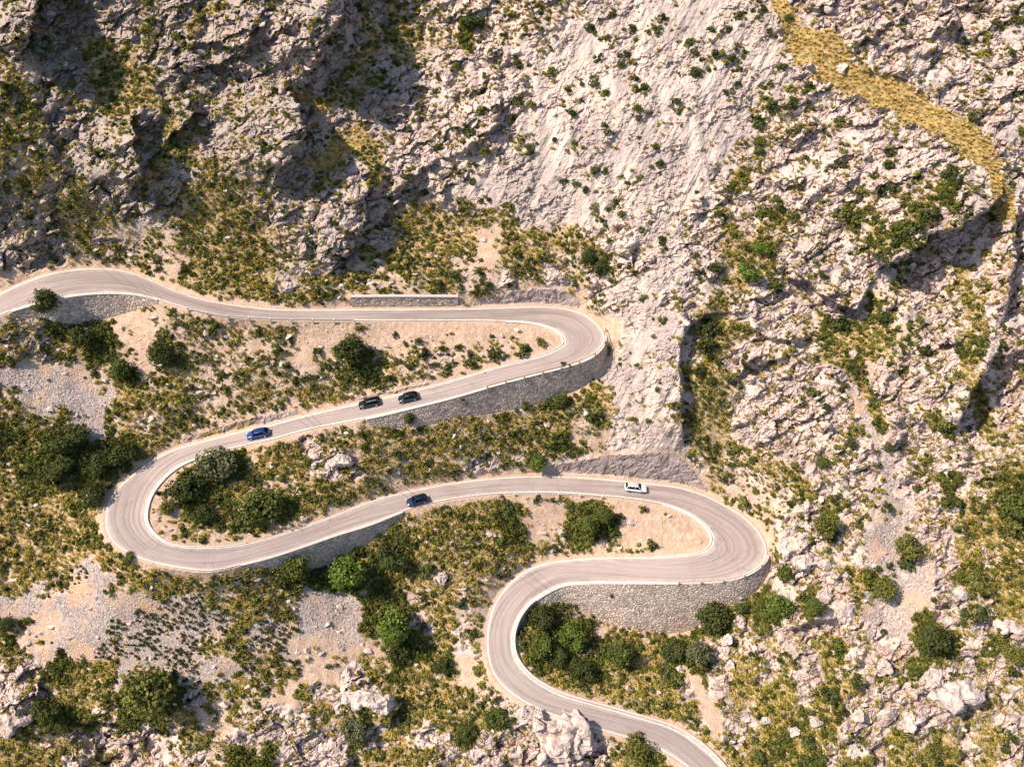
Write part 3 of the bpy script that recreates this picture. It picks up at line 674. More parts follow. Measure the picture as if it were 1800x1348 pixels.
# ------------------------------------------------------------------ stone walls
def build_wall(key, name, label, up=False, thick=.6, coping=True, top_h=.0):
    T, O, w, H = WALLS[key]; n = len(T); ns = 18
    root = empty(name, T[n // 2]); tag(root, label, 'wall'); org = T[n // 2]
    a = np.linspace(0, 1, ns)
    F = T[:, None] + w[:, None] * (H[:, None] + .5)[:, :, None] * a[None, :, None]
    al = np.concatenate([[0], np.cumsum(np.linalg.norm(np.diff(T, axis=0), axis=1))])
    UVU = np.repeat(al[:, None], ns, 1); UVV = (H[:, None] + .5) * a[None]
    F = F + O[:, None] * (.07 * fbm(UVU / 1.1, UVV / .8, 3, 5))[..., None] * a[None, :, None] ** .2
    Bk = F - O[:, None] * thick * (1 if not up else -1)
    if up: Bk = F + O[:, None] * thick
    ix = np.arange(n * ns).reshape(n, ns); N = n * ns
    q1 = np.stack([ix[:-1, :-1], ix[:-1, 1:], ix[1:, 1:], ix[1:, :-1]], -1).reshape(-1, 4)
    q2 = q1[:, ::-1] + N
    tops = []
    for r_ in (0, ns - 1): tops.append(np.stack([ix[:-1, r_], ix[1:, r_], ix[1:, r_] + N, ix[:-1, r_] + N], -1))
    for r_ in (0, n - 1): tops.append(np.stack([ix[r_, :-1], ix[r_, 1:], ix[r_, 1:] + N, ix[r_, :-1] + N], -1))
    V = np.vstack([F.reshape(-1, 3), Bk.reshape(-1, 3)]) - org
    me = mesh_np('masonry', V, np.vstack([q1, q2] + tops), M['masonry'])
    bm = bmesh.new(); bm.from_mesh(me); bmesh.ops.recalc_face_normals(bm, faces=bm.faces[:]); bm.to_mesh(me); bm.free()
    uvl = me.uv_layers.new(name='face'); li = np.empty(len(me.loops), np.int32); me.loops.foreach_get('vertex_index', li)
    UV = np.stack([np.tile(UVU.ravel(), 2), np.tile(UVV.ravel(), 2) + np.repeat([0, .3], N)], -1)
    uvl.data.foreach_set('uv', UV[li].astype(np.float32).ravel())
    link('masonry', me, root)
    if coping:
        if up: pr = [(-.08, .0), (-.08, .14), (thick + .05, .14), (thick + .05, 0)]; TT = T + w * (H[:, None] + .5)
        else: pr = [(.06, .004), (.06, .11 + top_h), (-.42, .11 + top_h), (-.42, .004)]; TT = T
        o = extrude_path('coping', TT - org, O, pr, M['coping'], root)
    return root
build_wall('upper_left', 'retaining_wall', 'dark curved stone retaining wall below the first bend at the left edge')
great = None
build_wall('leg_two', 'retaining_wall', 'long stone retaining wall under the upper right hairpin with a timber rail on top')
build_wall('leg_three', 'retaining_wall', 'grey stone retaining wall behind the two round trees below the left hairpin')
great = build_wall('great', 'retaining_wall', 'tall sunlit retaining wall of pale rubble below the lower right hairpin')
build_wall('bend', 'parapet_wall', 'low pale parapet wall following the S bend down to the lower edge', top_h=.38)
build_wall('roadside', 'roadside_wall', 'straight low stone wall on the uphill side of the top road', up=True)
# drain mouth in the great wall
T, O, w, H = WALLS['great']; tu, tv = project(T); i = int(np.argmin(abs(tu - 1068) + abs(tv - 1024)))
bm = bmesh.new(); p = T[i] + w[i] * 2.6 - np.array(great.location); add_box(bm, Vector(p), (.5, .5, .8), math.atan2(-O[i][0], O[i][1])); bm_obj('drain_opening', bm, M['hole'], great)

# ------------------------------------------------------------------ guard rails
def guard_rail(side, p0, p1, off, name, label, mat, post_gap=3.6, hgt=.95, base=.08, rails=((.82, .09, .16),), group=None, skew=0):
    T, O = edge_path(side, p0, p1, off, .9); mid = T[len(T) // 2]; root = empty(name, mid); tag(root, label, 'guard rail', group)
    for z, th, hh in rails:
        extrude_path('rail', T - mid, O, [(-th / 2, z - hh / 2), (-th / 2, z + hh / 2), (th / 2, z + hh / 2), (th / 2, z - hh / 2)], mat, root)
    L = np.concatenate([[0], np.cumsum(np.linalg.norm(np.diff(T, axis=0), axis=1))]); k = max(2, int(L[-1] / post_gap) + 1)
    for s in np.linspace(0, L[-1], k):
        p = np.array([np.interp(s, L, T[:, j]) for j in range(3)]) - mid; o = np.array([np.interp(s, L, O[:, j]) for j in range(3)])
        bm = bmesh.new(); add_box(bm, Vector(p + o * .12 + [0, 0, hgt / 2 - .35]), (.24, .2, hgt + .7), math.atan2(o[1], o[0]), .015); bm_obj('post', bm, mat, root)
    return root
guard_rail('L', (853, 683), (1061, 583), .40, 'timber_rail', 'brown timber guard rail round the outside of the upper right hairpin', M['wood'])
guard_rail('L', (1190, 1025), (1347, 968), .40, 'timber_rail', 'brown timber guard rail on the tall pale wall at the lower right hairpin', M['wood'])
guard_rail('R', (330, 543), (625, 564), .45, 'metal_rail', 'pale metal crash barrier on the valley side of the top road', M['rail'], 4.0, .75, 0, ((.6, .06, .3),))
guard_rail('R', (905, 868), (1060, 872), .45, 'metal_rail', 'pale metal crash barrier below the white car', M['rail'], 4.0, .7, 0, ((.55, .06, .28),))

# ------------------------------------------------------------------ cars
def lens_box(name, c, s, mat, parent, rz=0):
    bm = bmesh.new(); add_box(bm, Vector(c), s, rz, min(s) * .25); return bm_obj(name, bm, mat, parent)
def make_car(label, cat, u, v, paint, L=4.5, W=1.84, H=1.55, flip=False, suv=False, side=0.0):
    i = near_station(u, v); z = RC[i][2]; p = PZ(u, v, z + .6); p = np.array(p); p[2] = np.interp(0, [0, 1], [z, z]) + .006
    tn = RTAN[i] * (-1 if flip else 1); root = empty(cat.replace(' ', '_'), Vector(p))
    yaw = math.atan2(tn[1], tn[0]); root.rotation_euler = (0, -math.asin(tn[2]), yaw); tag(root, label, cat)
    belt = .60 * H; bot = .24; hw = W / 2
    # body shell: stations along x
    xs = [(-.5, .80, .42, .66), (-.485, .90, .30, .86), (-.44, .97, .25, .96), (-.30, 1.0, bot, 1.0), (0, 1.0, bot, 1.0), (.20, 1.0, bot, .98), (.30, .985, bot, .93), (.42, .95, .25, .84), (.475, .87, .28, .72), (.5, .74, .38, .58)]
    if suv: xs = [(a, b, c, d * (1.03 if a > .25 else 1)) for a, b, c, d in xs]
    bm = bmesh.new(); rings = []
    for fx, fw, zb, ft in xs:
        zt = belt * ft; y = hw * fw; x = fx * L; ring = []
        for yy, zz in ((-.80, zb), (-.97, zb + .12), (-1.0, zb + .5 * (zt - zb)), (-.95, zt - .07), (-.84, zt), (-.4, zt + .025), (.4, zt + .025), (.84, zt), (.95, zt - .07), (1.0, zb + .5 * (zt - zb)), (.97, zb + .12), (.80, zb)):
            ring.append(bm.verts.new((x, yy * y, zz)))
        rings.append(ring)
    for a, b in zip(rings, rings[1:]):
        for k in range(12): bm.faces.new((a[k], a[(k + 1) % 12], b[(k + 1) % 12], b[k]))
    bm.faces.new(rings[0]); bm.faces.new(rings[-1][::-1])
    body = bm_obj('body', bm, paint, root, True)
    # roof shell and pillars, glass between them
    rb, rf = (-.40 if suv else -.33) * L, .10 * L; b0, b1 = (-.475 if suv else -.455) * L, .245 * L
    zt = H; zr = belt + .0; yb, yt = hw * .90, hw * .70
    bm = bmesh.new(); R = []
    for x, y, zz in ((rb - .03, yt * .92, zt - .10), (rb + .15, yt, zt - .035), ((rb + rf) / 2, yt * 1.02, zt), (rf - .2, yt, zt - .03), (rf + .04, yt * .95, zt - .09)):
        R.append([bm.verts.new((x, -y - .04, zz - .07)), bm.verts.new((x, -y * .9, zz)), bm.verts.new((x, 0, zz + .03)), bm.verts.new((x, y * .9, zz)), bm.verts.new((x, y + .04, zz - .07))])
    for a, b in zip(R, R[1:]):
        for k in range(4): bm.faces.new((a[k], a[k + 1], b[k + 1], b[k]))
    e = bm.faces[:]; bmesh.ops.solidify(bm, geom=e, thickness=.05)
    bm_obj('roof', bm, paint, root, True)
    def quad(name, pts, mat, th=.03):
        bm = bmesh.new(); f = bm.faces.new([bm.verts.new(q) for q in pts]); bmesh.ops.solidify(bm, geom=[f], thickness=th); return bm_obj(name, bm, mat, root)
    quad('windscreen', [(b1, -yb * .92, zr), (b1, yb * .92, zr), (rf + .02, yt * .93, zt - .11), (rf + .02, -yt * .93, zt - .11)], M['glass'])
    quad('rear_window', [(b0, yb * .88, zr), (b0, -yb * .88, zr), (rb - .01, -yt * .92, zt - .12), (rb - .01, yt * .92, zt - .12)], M['glass'])
    for sgn in (-1, 1):
        quad('side_window', [(b0 + .22, sgn * yb, zr), (b1 - .14, sgn * yb, zr), (rf - .08, sgn * (yt + .03), zt - .12), (rb + .12, sgn * (yt + .03), zt - .12)], M['glass'])
        for pa, pb, r0_, r1_ in (((b1 - .03, sgn * yb * .97, zr), (rf + .02, sgn * yt * .99, zt - .1), .05, .05), ((b0 + .1, sgn * yb * .97, zr), (rb + .05, sgn * yt * .99, zt - .1), .08, .06), ((-.05 * L, sgn * yb * 1.0, zr), (-.06 * L, sgn * (yt + .035), zt - .1), .03, .03)):
            bm = bmesh.new(); add_tube(bm, pa, pb, r0_, r1_, 6); bm_obj('pillar', bm, paint, root, True)
        lens_box('headlight', (.465 * L, sgn * hw * .66, belt * .66), (.26, .34, .13), M['lamp'], root, -sgn * .35)
        lens_box('tail_light', (-.478 * L, sgn * hw * .72, belt * .78), (.16, .30, .16), M['tail'], root, sgn * .3)
        lens_box('wing_mirror', (.17 * L, sgn * (hw + .10), belt + .06), (.14, .22, .15), paint, root)
        if suv: lens_box('roof_rail', ((rb + rf) / 2, sgn * yt * .86, zt + .045), (abs(rf - rb) * .85, .05, .05), M['rail'], root)
        for fx in (-.30, .305):
            r = .36 if suv else .33; c = Vector((fx * L, sgn * (hw - .10), r))
            bm = bmesh.new(); add_tube(bm, c - Vector((0, sgn * .11, 0)), c + Vector((0, sgn * .115, 0)), r, r, 20); wh = bm_obj('wheel', bm, M['tyre'], root)
            bm = bmesh.new(); add_tube(bm, c + Vector((0, sgn * .10, 0)), c + Vector((0, sgn * .125, 0)), r * .66, r * .6, 16); bm_obj('rim', bm, M['rim'], wh)
    lens_box('number_plate', (-.5 * L - .01, 0, belt * .55), (.03, .50, .11), M['plate'], root)
    lens_box('grille', (.497 * L, 0, belt * .45), (.06, W * .5, .18), M['trim'], root)
    bm = bmesh.new(); add_box(bm, Vector((0, 0, .27)), (L * .93, W * .94, .14), 0, .05); bm_obj('underbody', bm, M['trim'], root)
    return root
make_car('white estate car with dark side windows driving right below the pale rock cut', 'white car', 1117, 857, PAINT['white'], 4.55, 1.86, 1.62, False, True)
make_car('dark navy car on the middle road, alone to the left of the white car', 'dark car', 733, 879, PAINT['navy'], 4.3, 1.8, 1.5, True)
make_car('bright blue car heading down into the left hairpin', 'blue car', 454, 762, PAINT['blue'], 4.6, 1.84, 1.5, False)
make_car('black estate car beside the yellow roadside marker, left one of the black pair', 'black car', 650, 708, PAINT['black'], 4.5, 1.82, 1.5, False, True)
make_car('shorter black car following the black estate car near the retaining wall', 'black car', 718, 698, PAINT['ink'], 4.1, 1.78, 1.48, False)
for o in list(S.objects):
    if o.type == 'EMPTY' and o.get('category', '').endswith(' car'):
        o.name = 'car'; o['category'] = 'car'

# ------------------------------------------------------------------ roadside marker, poles, cables
def upright(name, u, v, label, cat):
    p = ground(u, v)[0]; o = empty(name, Vector(p)); tag(o, label, cat); return o
r_ = upright('marker_post', 664.5, 692, 'small roadside marker with a yellow panel above a white one', 'road sign')
bm = bmesh.new(); add_tube(bm, (0, 0, -.3), (0, 0, 1.1), .045); bm_obj('post', bm, M['rail'], r_)
bm = bmesh.new(); add_box(bm, Vector((0, -.07, .95)), (.5, .06, .5), 0, .01); bm_obj('yellow_panel', bm, M['yellow'], r_)
bm = bmesh.new(); add_box(bm, Vector((0, -.07, .45)), (.4, .06, .48), 0, .01); bm_obj('white_panel', bm, M['white'], r_)
POLES = []
for u, v, hgt, lab in ((800, 967, 8.6, 'dark timber power pole standing in scrub below the middle road'), (1163, 1211, 6.6, 'timber power pole among bushes inside the S bend, near the bottom'), (27, 381, 8.6, 'lone timber power pole on the crag above the road at the left edge')):
    p = ground(u, v)[0]; o = empty('power_pole', Vector(p)); tag(o, lab, 'power pole')
    bm = bmesh.new(); add_tube(bm, (0, 0, -.6), (0, 0, hgt), .16, .11, 10); bm_obj('shaft', bm, M['pole'], o)
    bm = bmesh.new(); add_box(bm, Vector((0, 0, hgt - .35)), (1.5, .12, .12), rad(50)); bm_obj('crossarm', bm, M['pole'], o)
    for sg_ in (-1, 1):
        q = Vector((math.cos(rad(50)) * .65 * sg_, math.sin(rad(50)) * .65 * sg_, hgt - .29)); bm = bmesh.new(); add_tube(bm, q, q + Vector((0, 0, .22)), .06, .045); bm_obj('insulator', bm, M['white'], o)
    POLES.append((p, hgt))
def wire(a, b, sag, r, label):
    n = 40; t = np.linspace(0, 1, n)[:, None]; P = a * (1 - t) + b * t; P[:, 2] -= sag * 4 * t[:, 0] * (1 - t[:, 0])
    bm = bmesh.new()
    for i in range(n - 1): add_tube(bm, P[i], P[i + 1], r, r, 5)
    tag(bm_obj('power_cable', bm, M['cable']), label, 'cable', 'power cables crossing the bends')
for (i, j, sag, lab) in ((0, 1, .8, 'short thin cable between the two poles nearest the S bend'), (2, 0, 3.2, 'long thin cable from the left edge pole to the pole below the middle road')):
    for sg_ in (-1, 1):
        d = np.array([math.cos(rad(50)) * .65 * sg_, math.sin(rad(50)) * .65 * sg_, -.08]); a = POLES[i][0] + [0, 0, POLES[i][1]] + d; b = POLES[j][0] + [0, 0, POLES[j][1]] + d
        wire(np.array(a), np.array(b), sag, .022, lab)

# ------------------------------------------------------------------ boulders
def hull(seed, n=16, sub=0, squash=(1, 1, .75), disp=0):
    rg = np.random.default_rng(seed); p = rg.normal(size=(n, 3)); p /= np.linalg.norm(p, axis=1)[:, None]; p *= rg.uniform(.75, 1.05, (n, 1)); p *= squash
    bm = bmesh.new(); vs = [bm.verts.new(q) for q in p]; bmesh.ops.convex_hull(bm, input=vs)
    for v in [v for v in bm.verts if not v.link_faces]: bm.verts.remove(v)
    if sub:
        for _ in range(sub + 1): bmesh.ops.subdivide_edges(bm, edges=[e for e in bm.edges if e.calc_length() > .16], cuts=1, use_grid_fill=True)
        bmesh.ops.triangulate(bm, faces=bm.faces[:]); bmesh.ops.smooth_vert(bm, verts=bm.verts[:], factor=.1, use_axis_x=True, use_axis_y=True, use_axis_z=True)
        bm.normal_update(); V = np.array([v.co[:] for v in bm.verts]); N = np.array([v.normal[:] for v in bm.verts])
        a = V[:, 0] * 1.3 + V[:, 2] * .7 + seed; b = V[:, 1] * 1.3 - V[:, 2] * .9
        d = (1 - np.abs(fbm(a * 1.1, b * 1.1, 4, seed))) - .7; fc, ed = facets(a * 1.6, b * 1.6 + V[:, 2], seed + 5)
        d = disp * (d * 1.0 + fc * .6 - .5 * sstep(.12, 0, ed))
        for v, k, nn in zip(bm.verts, d, N): v.co += Vector(nn) * k
    bmesh.ops.recalc_face_normals(bm, faces=bm.faces[:]); me = bpy.data.meshes.new('boulder'); bm.to_mesh(me); bm.free(); me.materials.append(M['rock']); return me
BPROTO = [hull(100 + k, 18, 2, ((1.0, .8, .7), (1.2, .8, .6), (.9, .9, .9), (1.3, .7, .7), (1, 1, .6), (.8, .8, 1.1))[k], .22) for k in range(6)]
BOULDERS = [  # picture point of the middle, half width in px, prototype, label
 (775, 1013, 17, 0, 'pale angular boulder alone in the scrub below the middle road'), (503, 505, 17, 2, 'grey boulder on the grassy bank just above the top road'),
 (267, 735, 11, 0, 'pale boulder in scrub at the tip of the upper scree'), (1385, 955, 26, 0, 'white rock mass right of the lower right hairpin, nearest the road'),
 (1410, 985, 22, 2, 'white rock just below and right of the rock beside the lower right hairpin'), (1450, 985, 17, 3, 'smooth white rock standing right of the hairpin rocks'),
 (1480, 1062, 34, 3, 'large fissured white outcrop above the dark overhang right of the hairpin'), (1450, 1045, 22, 2, 'fissured white rock left of the largest outcrop'),
 (1678, 1205, 44, 1, 'big rounded limestone block with a shaded foot at lower right'), (1640, 1190, 28, 2, 'limestone hump joined to the left of the big rounded block'),
 (1512, 1253, 20, 5, 'upright pale oval rock at lower right above the grass'), (1555, 1245, 30, 3, 'creased pale rock beside the upright oval rock'), (1600, 1260, 22, 1, 'low pale rock at the right end of the creased rock'),
 (1555, 1165, 24, 5, 'tall creased pale rock above the oval rock'), (1500, 1140, 20, 1, 'flat pale rock with a dark crack right of the scree gully'), (1475, 1185, 10, 2, 'small white rock left of the tall creased rock'),
 (600, 803, 24, 4, 'low broken rock patch in scrub between the middle roads'), (585, 812, 14, 2, 'small broken rock left of the low rock patch'),
 (415, 803, 8, 0, 'white stone by the grey bush inside the left hairpin'), (532, 909, 9, 3, 'small white rock on the verge inside the left hairpin'),
 (25, 1258, 32, 1, 'cracked white rock at the lower left edge'), (640, 1218, 30, 1, 'white craggy rock top below the scree, with a dark flank'), (675, 1235, 26, 2, 'white rock on the right of the craggy rock top'), (612, 1222, 18, 4, 'pale rock on the left of the craggy rock top'),
 (790, 1290, 14, 5, 'narrow upright white rock left of the outcrop in front of the road'), (835, 1318, 18, 0, 'white rock in front of the outcrop at the bottom edge'), (862, 1305, 14, 2, 'jagged white rock tucked against the bottom outcrop'),
 (1255, 1130, 0, 0, ''), (1280, 1120, 18, 5, 'pale pinnacle right of the round bush under the tall wall'), (1285, 1165, 16, 5, 'pale pinnacle below the round bush cluster'), (1268, 1195, 14, 2, 'pale rock at the head of the small gully'), (1275, 1140, 12, 0, 'pale broken rock between two pinnacles'),
 (1300, 1047, 10, 2, 'white rock at the foot of the tall wall, right end'), (1430, 1262, 16, 3, 'long pale rock in grass at lower right'), (1395, 1282, 14, 0, 'pale rock left of the long pale rock in grass'), (1345, 1265, 12, 2, 'pale rock in the scrub right of the bottom road'),
 (1413, 383, 12, 5, 'smooth oval white boulder on the upper right crag'), (1480, 118, 14, 0, 'white rock beside the golden grass band'), (1712, 1085, 0, 0, ''), (1770, 1095, 24, 1, 'pale ledge rock with a black undercut near the right edge'), (1690, 1040, 16, 3, 'pale flat rock left of the dark shrub at the right edge'),
 (1500, 620, 10, 0, 'white stone above the small shrub on the right slope'), (1165, 420, 0, 0, ''), (725, 622, 6, 2, 'pale stone among bushes above the pair of black cars'), (792, 632, 7, 0, 'pale stone on the bare slope inside the upper hairpin'), (740, 1020, 0, 0, ''),
 (935, 425, 8, 0, 'white stone in scrub below the pale slab'), (930, 290, 9, 3, 'flat stone jutting from the pale slab'), (1135, 960, 0, 0, ''), (972, 965, 7, 1, 'pale stone by the verge below the big round tree pair'), (870, 940, 6, 2, 'pale stone in the scrub near the power pole')]
def place(o, u, v, lift=0, tilt=None):
    p = ground(u, v)[0]; o.location = Vector(p) + Vector((0, 0, lift)); return p
rb_ = random.Random(5)
for u, v, r, k, lab in BOULDERS:
    if not r: continue
    R = r / PPM; o = link('boulder', BPROTO[k]); o.scale = (R * rb_.uniform(.95, 1.1), R * rb_.uniform(.85, 1.05), R * rb_.uniform(.9, 1.15)); o.rotation_euler = (rb_.uniform(-.2, .5), rb_.uniform(-.2, .2), rb_.uniform(-.6, .6)); place(o, u, v + r * .35, R * .12)
    tag(o, lab, 'boulder', 'boulders on the slope')
OUT = hull(300, 26, 3, (1, 1, 1), .30)
for u, v, sx, sy, sz, rz, me_, lab in ((990, 1290, 6.8, 5.0, 5.6, -35, OUT, 'craggy limestone outcrop standing in front of the road and hiding its edge'), (928, 1250, 3.4, 2.2, 2.4, 10, BPROTO[3], 'pale limestone shoulder left of the outcrop that hides the road'), (1000, 1345, 5.4, 3.6, 3.6, 10, BPROTO[0], 'limestone crag at the foot of the outcrop, at the bottom edge')):
    o = link('rock_outcrop', me_); o.scale = (sx, sy, sz); o.rotation_euler = (.1, .1, rad(rz)); place(o, u, v, -.4); tag(o, lab, 'rock outcrop')

rc = random.Random(11)
for u, v, r in ((922, 1252, 12), (948, 1256, 13), (1018, 1276, 15), (945, 1278, 20), (975, 1316, 24), (1015, 1318, 20), (1042, 1312, 15), (990, 1280, 20), (955, 1335, 18), (1000, 1343, 16), (1030, 1290, 17)):
    R = r / PPM; o = link('crag_block', BPROTO[rc.randrange(6)]); o.scale = (R * rc.uniform(.7, 1), R * rc.uniform(.7, 1), R * rc.uniform(.8, 1.2)); o.rotation_euler = (rc.uniform(-.3, .4), rc.uniform(-.3, .3), rc.uniform(0, 6.28)); place(o, u, v + r * .3, R * .5 + .8)
    tag(o, 'jagged limestone block of the outcrop that hides the bottom road', 'rock', 'jagged blocks of the outcrop by the bottom road')
# ------------------------------------------------------------------ leaves: shared builders
def leaf_quads(C, Nn, size, rg, asp=1.5):
    """one quad per centre, facing Nn"""
    n = len(C); a = rg.normal(size=(n, 3)); t = np.cross(a, Nn); t /= np.linalg.norm(t, axis=1)[:, None] + 1e-9; b = np.cross(Nn, t)
    s = (size * rg.uniform(.6, 1.3, n))[:, None]; t = t * s * asp * .5; b = b * s * .5
    V = np.stack([C - t * .9 - b * .5, C + t * .1 - b, C + t, C - t * .1 + b], 1).reshape(-1, 3)
    return V, np.arange(4 * n).reshape(n, 4)
def lobes_crown(seed, nl, leaves, size, flat=.8, spread=.62, zc=0., lobe=(.27, .46)):
    rg = np.random.default_rng(seed); L = []
    for k in range(nl):
        d = rg.normal(size=3); d /= np.linalg.norm(d); d[2] = d[2] * .9 + .12
        L.append((d * spread * rg.uniform(.55, 1.0) * [1, 1, flat] + [0, 0, zc], rg.uniform(*lobe), rg.uniform(.78, 1.2)))
    per = leaves // nl; Vs, Fs, Cs = [], [], []; base = 0
    for c_, r, br in L:
        d = rg.normal(size=(per, 3)); d /= np.linalg.norm(d, axis=1)[:, None]
        rr = r * rg.uniform(.62, 1.12, (per, 1)) ; P = c_ + d * rr * [1, 1, flat]
        Nn = d + .55 * rg.normal(size=(per, 3)); Nn[:, 2] += .25; Nn /= np.linalg.norm(Nn, axis=1)[:, None]
        V, Fq = leaf_quads(P, Nn, size, rg); Vs.append(V); Fs.append(Fq + base); base += len(V)
        col = br * rg.uniform(.75, 1.25, per); hue = rg.uniform(-.1, .1, per)
        Cs.append(np.repeat(np.stack([col * (1 + hue), col, col * (1 - hue), np.ones(per)], -1), 4, 0))
    return np.vstack(Vs), np.vstack(Fs), np.vstack(Cs)
def crown_mesh(name, *a, **k):
    V, Fq, Cc = lobes_crown(*a, **k); me = mesh_np(name, V, Fq, M['crown']); color_attr(me, 'tint', Cc); return me
def trunk_mesh(seed, top, nl=6):
    rg = random.Random(seed); bm = bmesh.new(); add_tube(bm, (0, 0, -.25), (.03, 0, top * .55), .085, .06, 8); fork = Vector((.03, 0, top * .52))
    for k in range(nl):
        a = k * 6.283 / nl + rg.uniform(-.3, .3); e = fork + Vector((math.cos(a) * rg.uniform(.3, .6), math.sin(a) * rg.uniform(.3, .6), top * rg.uniform(.3, .75))); m_ = fork.lerp(e, .5) + Vector((0, 0, .06))
        add_tube(bm, fork, m_, .042, .03, 6); add_tube(bm, m_, e, .03, .012, 6)
    me = bpy.data.meshes.new('trunk'); bm.to_mesh(me); bm.free(); me.materials.append(M['bark']); return me
TREES = {'round': [(crown_mesh('crown', 10 + k, 22, 1980, .10, flat=.85, zc=1.0), trunk_mesh(k, 1.15)) for k in range(3)],
         'tall': [(crown_mesh('crown', 30 + k, 22, 1980, .10, flat=1.25, zc=1.35, spread=.6), trunk_mesh(10 + k, 1.35)) for k in range(2)],
         'spread': [(crown_mesh('crown', 50 + k, 22, 1980, .098, flat=.6, zc=.7, spread=.72), trunk_mesh(20 + k, .75)) for k in range(2)]}
DK, MD, BR, OL, GY = (.072, .084, .028), (.105, .122, .032), (.125, .165, .034), (.155, .150, .042), (.135, .140, .068)
TREE_LIST = [  # u, v of the crown's middle, radius px, form, colour, label
 (85, 540, 27, 'tall', DK, 'dark upright tree against the curved wall at the left edge'), (150, 597, 27, 'round', DK, 'dark bushy tree right of and below the upright tree by the left wall'),
 (283, 627, 27, 'round', DK, 'dark round tree beside the bare earth patch left of centre'), (215, 652, 25, 'round', MD, 'green bushy tree between the upper scree and the bare earth patch'),
 (615, 620, 36, 'round', DK, 'large dark rounded tree above the pair of black cars'), (1033, 453, 17, 'tall', DK, 'upper of two dark evergreen trees left of the pale slab'), (1055, 477, 17, 'tall', DK, 'lower of two dark evergreen trees left of the pale slab'),
 (944, 812, 22, 'round', BR, 'bright green rounded tree on the uphill verge of the middle road'), (380, 822, 40, 'spread', GY, 'wide grey green bush at the top of the left hairpin island'), (328, 862, 34, 'spread', DK, 'dark spreading bush on the left of the hairpin island'),
 (460, 897, 40, 'spread', MD, 'broad green bush in the lower part of the left hairpin island'), (360, 905, 22, 'spread', DK, 'dark bush between the two broad bushes of the hairpin island'), (297, 893, 17, 'spread', OL, 'olive bush close to the kerb of the left hairpin'),
 (517, 1002, 32, 'round', MD, 'green round tree at the left end of the wall below the left hairpin'), (613, 1011, 40, 'round', BR, 'largest bright green tree in front of the wall below the left hairpin'), (694, 1104, 37, 'tall', BR, 'bright green tree with a long shadow beside the small scree'),
 (690, 978, 32, 'spread', DK, 'dark bush right of the bright green tree under the wall'), (265, 1218, 50, 'round', OL, 'big olive green tree with a long shadow at lower left'), (1033, 928, 25, 'tall', MD, 'left half of the dense tree pair inside the lower right hairpin'), (1062, 906, 19, 'tall', MD, 'right half of the dense tree pair inside the lower right hairpin'),
 (1252, 1086, 34, 'round', DK, 'dark round bush hiding the right foot of the tall pale wall'), (1300, 1070, 17, 'round', MD, 'small green bush at the right of the tall wall foot'), (1085, 1150, 30, 'round', MD, 'green round tree alone inside the S bend'), (1227, 1150, 28, 'round', GY, 'greyish olive tree below the tall pale wall'), (1182, 1142, 27, 'spread', DK, 'dark spreading tree left of the greyish olive tree'),
 (952, 1085, 26, 'spread', DK, 'dark bush under the shaded bend wall'), (948, 1135, 26, 'spread', MD, 'green bush in the middle of the bend against the wall'), (1005, 1118, 30, 'spread', BR, 'bright green spreading bush inside the S bend'), (975, 1155, 22, 'spread', DK, 'dark low bush at the lower side of the bend'), (1020, 1180, 26, 'spread', DK, 'dark bush below the lone round tree in the S bend'),
 (1366, 1066, 30, 'round', BR, 'vivid green bush among rocks right of the tall wall'), (1377, 1006, 20, 'round', MD, 'green bush just outside the rail of the lower right hairpin'), (1430, 1070, 19, 'tall', MD, 'narrow green shrub leaning on the fissured white outcrop'),
 (1449, 922, 28, 'round', OL, 'olive green bush above the white rocks at right'), (1598, 966, 30, 'round', OL, 'olive bush in the middle of the scree gully'), (1553, 1038, 24, 'round', OL, 'round olive tree at the left side of the scree gully'), (1634, 1128, 30, 'tall', DK, 'long dark bush above the big rounded block'),
 (1785, 890, 34, 'spread', MD, 'dense green bush cut by the right edge'), (1722, 1026, 26, 'spread', OL, 'low olive bush near the right edge below the grass'), (1780, 1150, 24, 'spread', OL, 'olive bush at the right edge beside the long dark bush'), (1318, 480, 27, 'spread', BR, 'bright green bush patch in a cleft of the right crag'), (1340, 438, 20, 'spread', BR, 'bright green bush at the head of the cleft patch'),
 (85, 1245, 28, 'spread', DK, 'dark bush above the white rock at lower left'), (112, 1273, 18, 'round', MD, 'small green bush right of the lower left rock'), (830, 42, 26, 'spread', DK, 'dark tree crouched on the ridge at the top'), (213, 800, 30, 'spread', DK, 'dark tree throwing shade on the left hairpin'), (120, 775, 42, 'spread', DK, 'wide dark thicket tree at the left edge under the scree'), (175, 815, 30, 'spread', DK, 'dark tree filling the gap beside the left hairpin'), (100, 830, 34, 'spread', DK, 'dark thicket at the left edge level with the left hairpin'), (165, 870, 26, 'spread', DK, 'dark bush hugging the outside of the left hairpin'), (226, 980, 12, 'spread', MD, 'small tree poking over the lower outside of the left hairpin'),
 (720, 737, 14, 'tall', DK, 'dark slim tree in front of the long wall under the upper hairpin'), (985, 704, 18, 'round', MD, 'round bush at the foot of the long wall near its right end'), (1445, 815, 14, 'round', MD, 'small round tree in the middle of the right slope'), (620, 1285, 26, 'spread', GY, 'dark grey bush on the shaded flank of the craggy rock top'), (820, 1285, 20, 'spread', MD, 'green bush left of the outcrop in front of the road'), (870, 1265, 24, 'spread', MD, 'low green bush behind the outcrop that hides the road'),
 (780, 1170, 20, 'spread', DK, 'dark bush in shade right of the tall bright green tree'), (700, 1150, 24, 'spread', DK, 'dark bush at the foot of the tall bright green tree'), (15, 1100, 17, 'round', DK, 'dark bush at the left edge below the lower scree'), (1640, 1325, 20, 'spread', OL, 'olive bush on the bottom edge at right'), (1120, 1312, 26, 'spread', OL, 'low olive thicket inside the bottom road corner')]
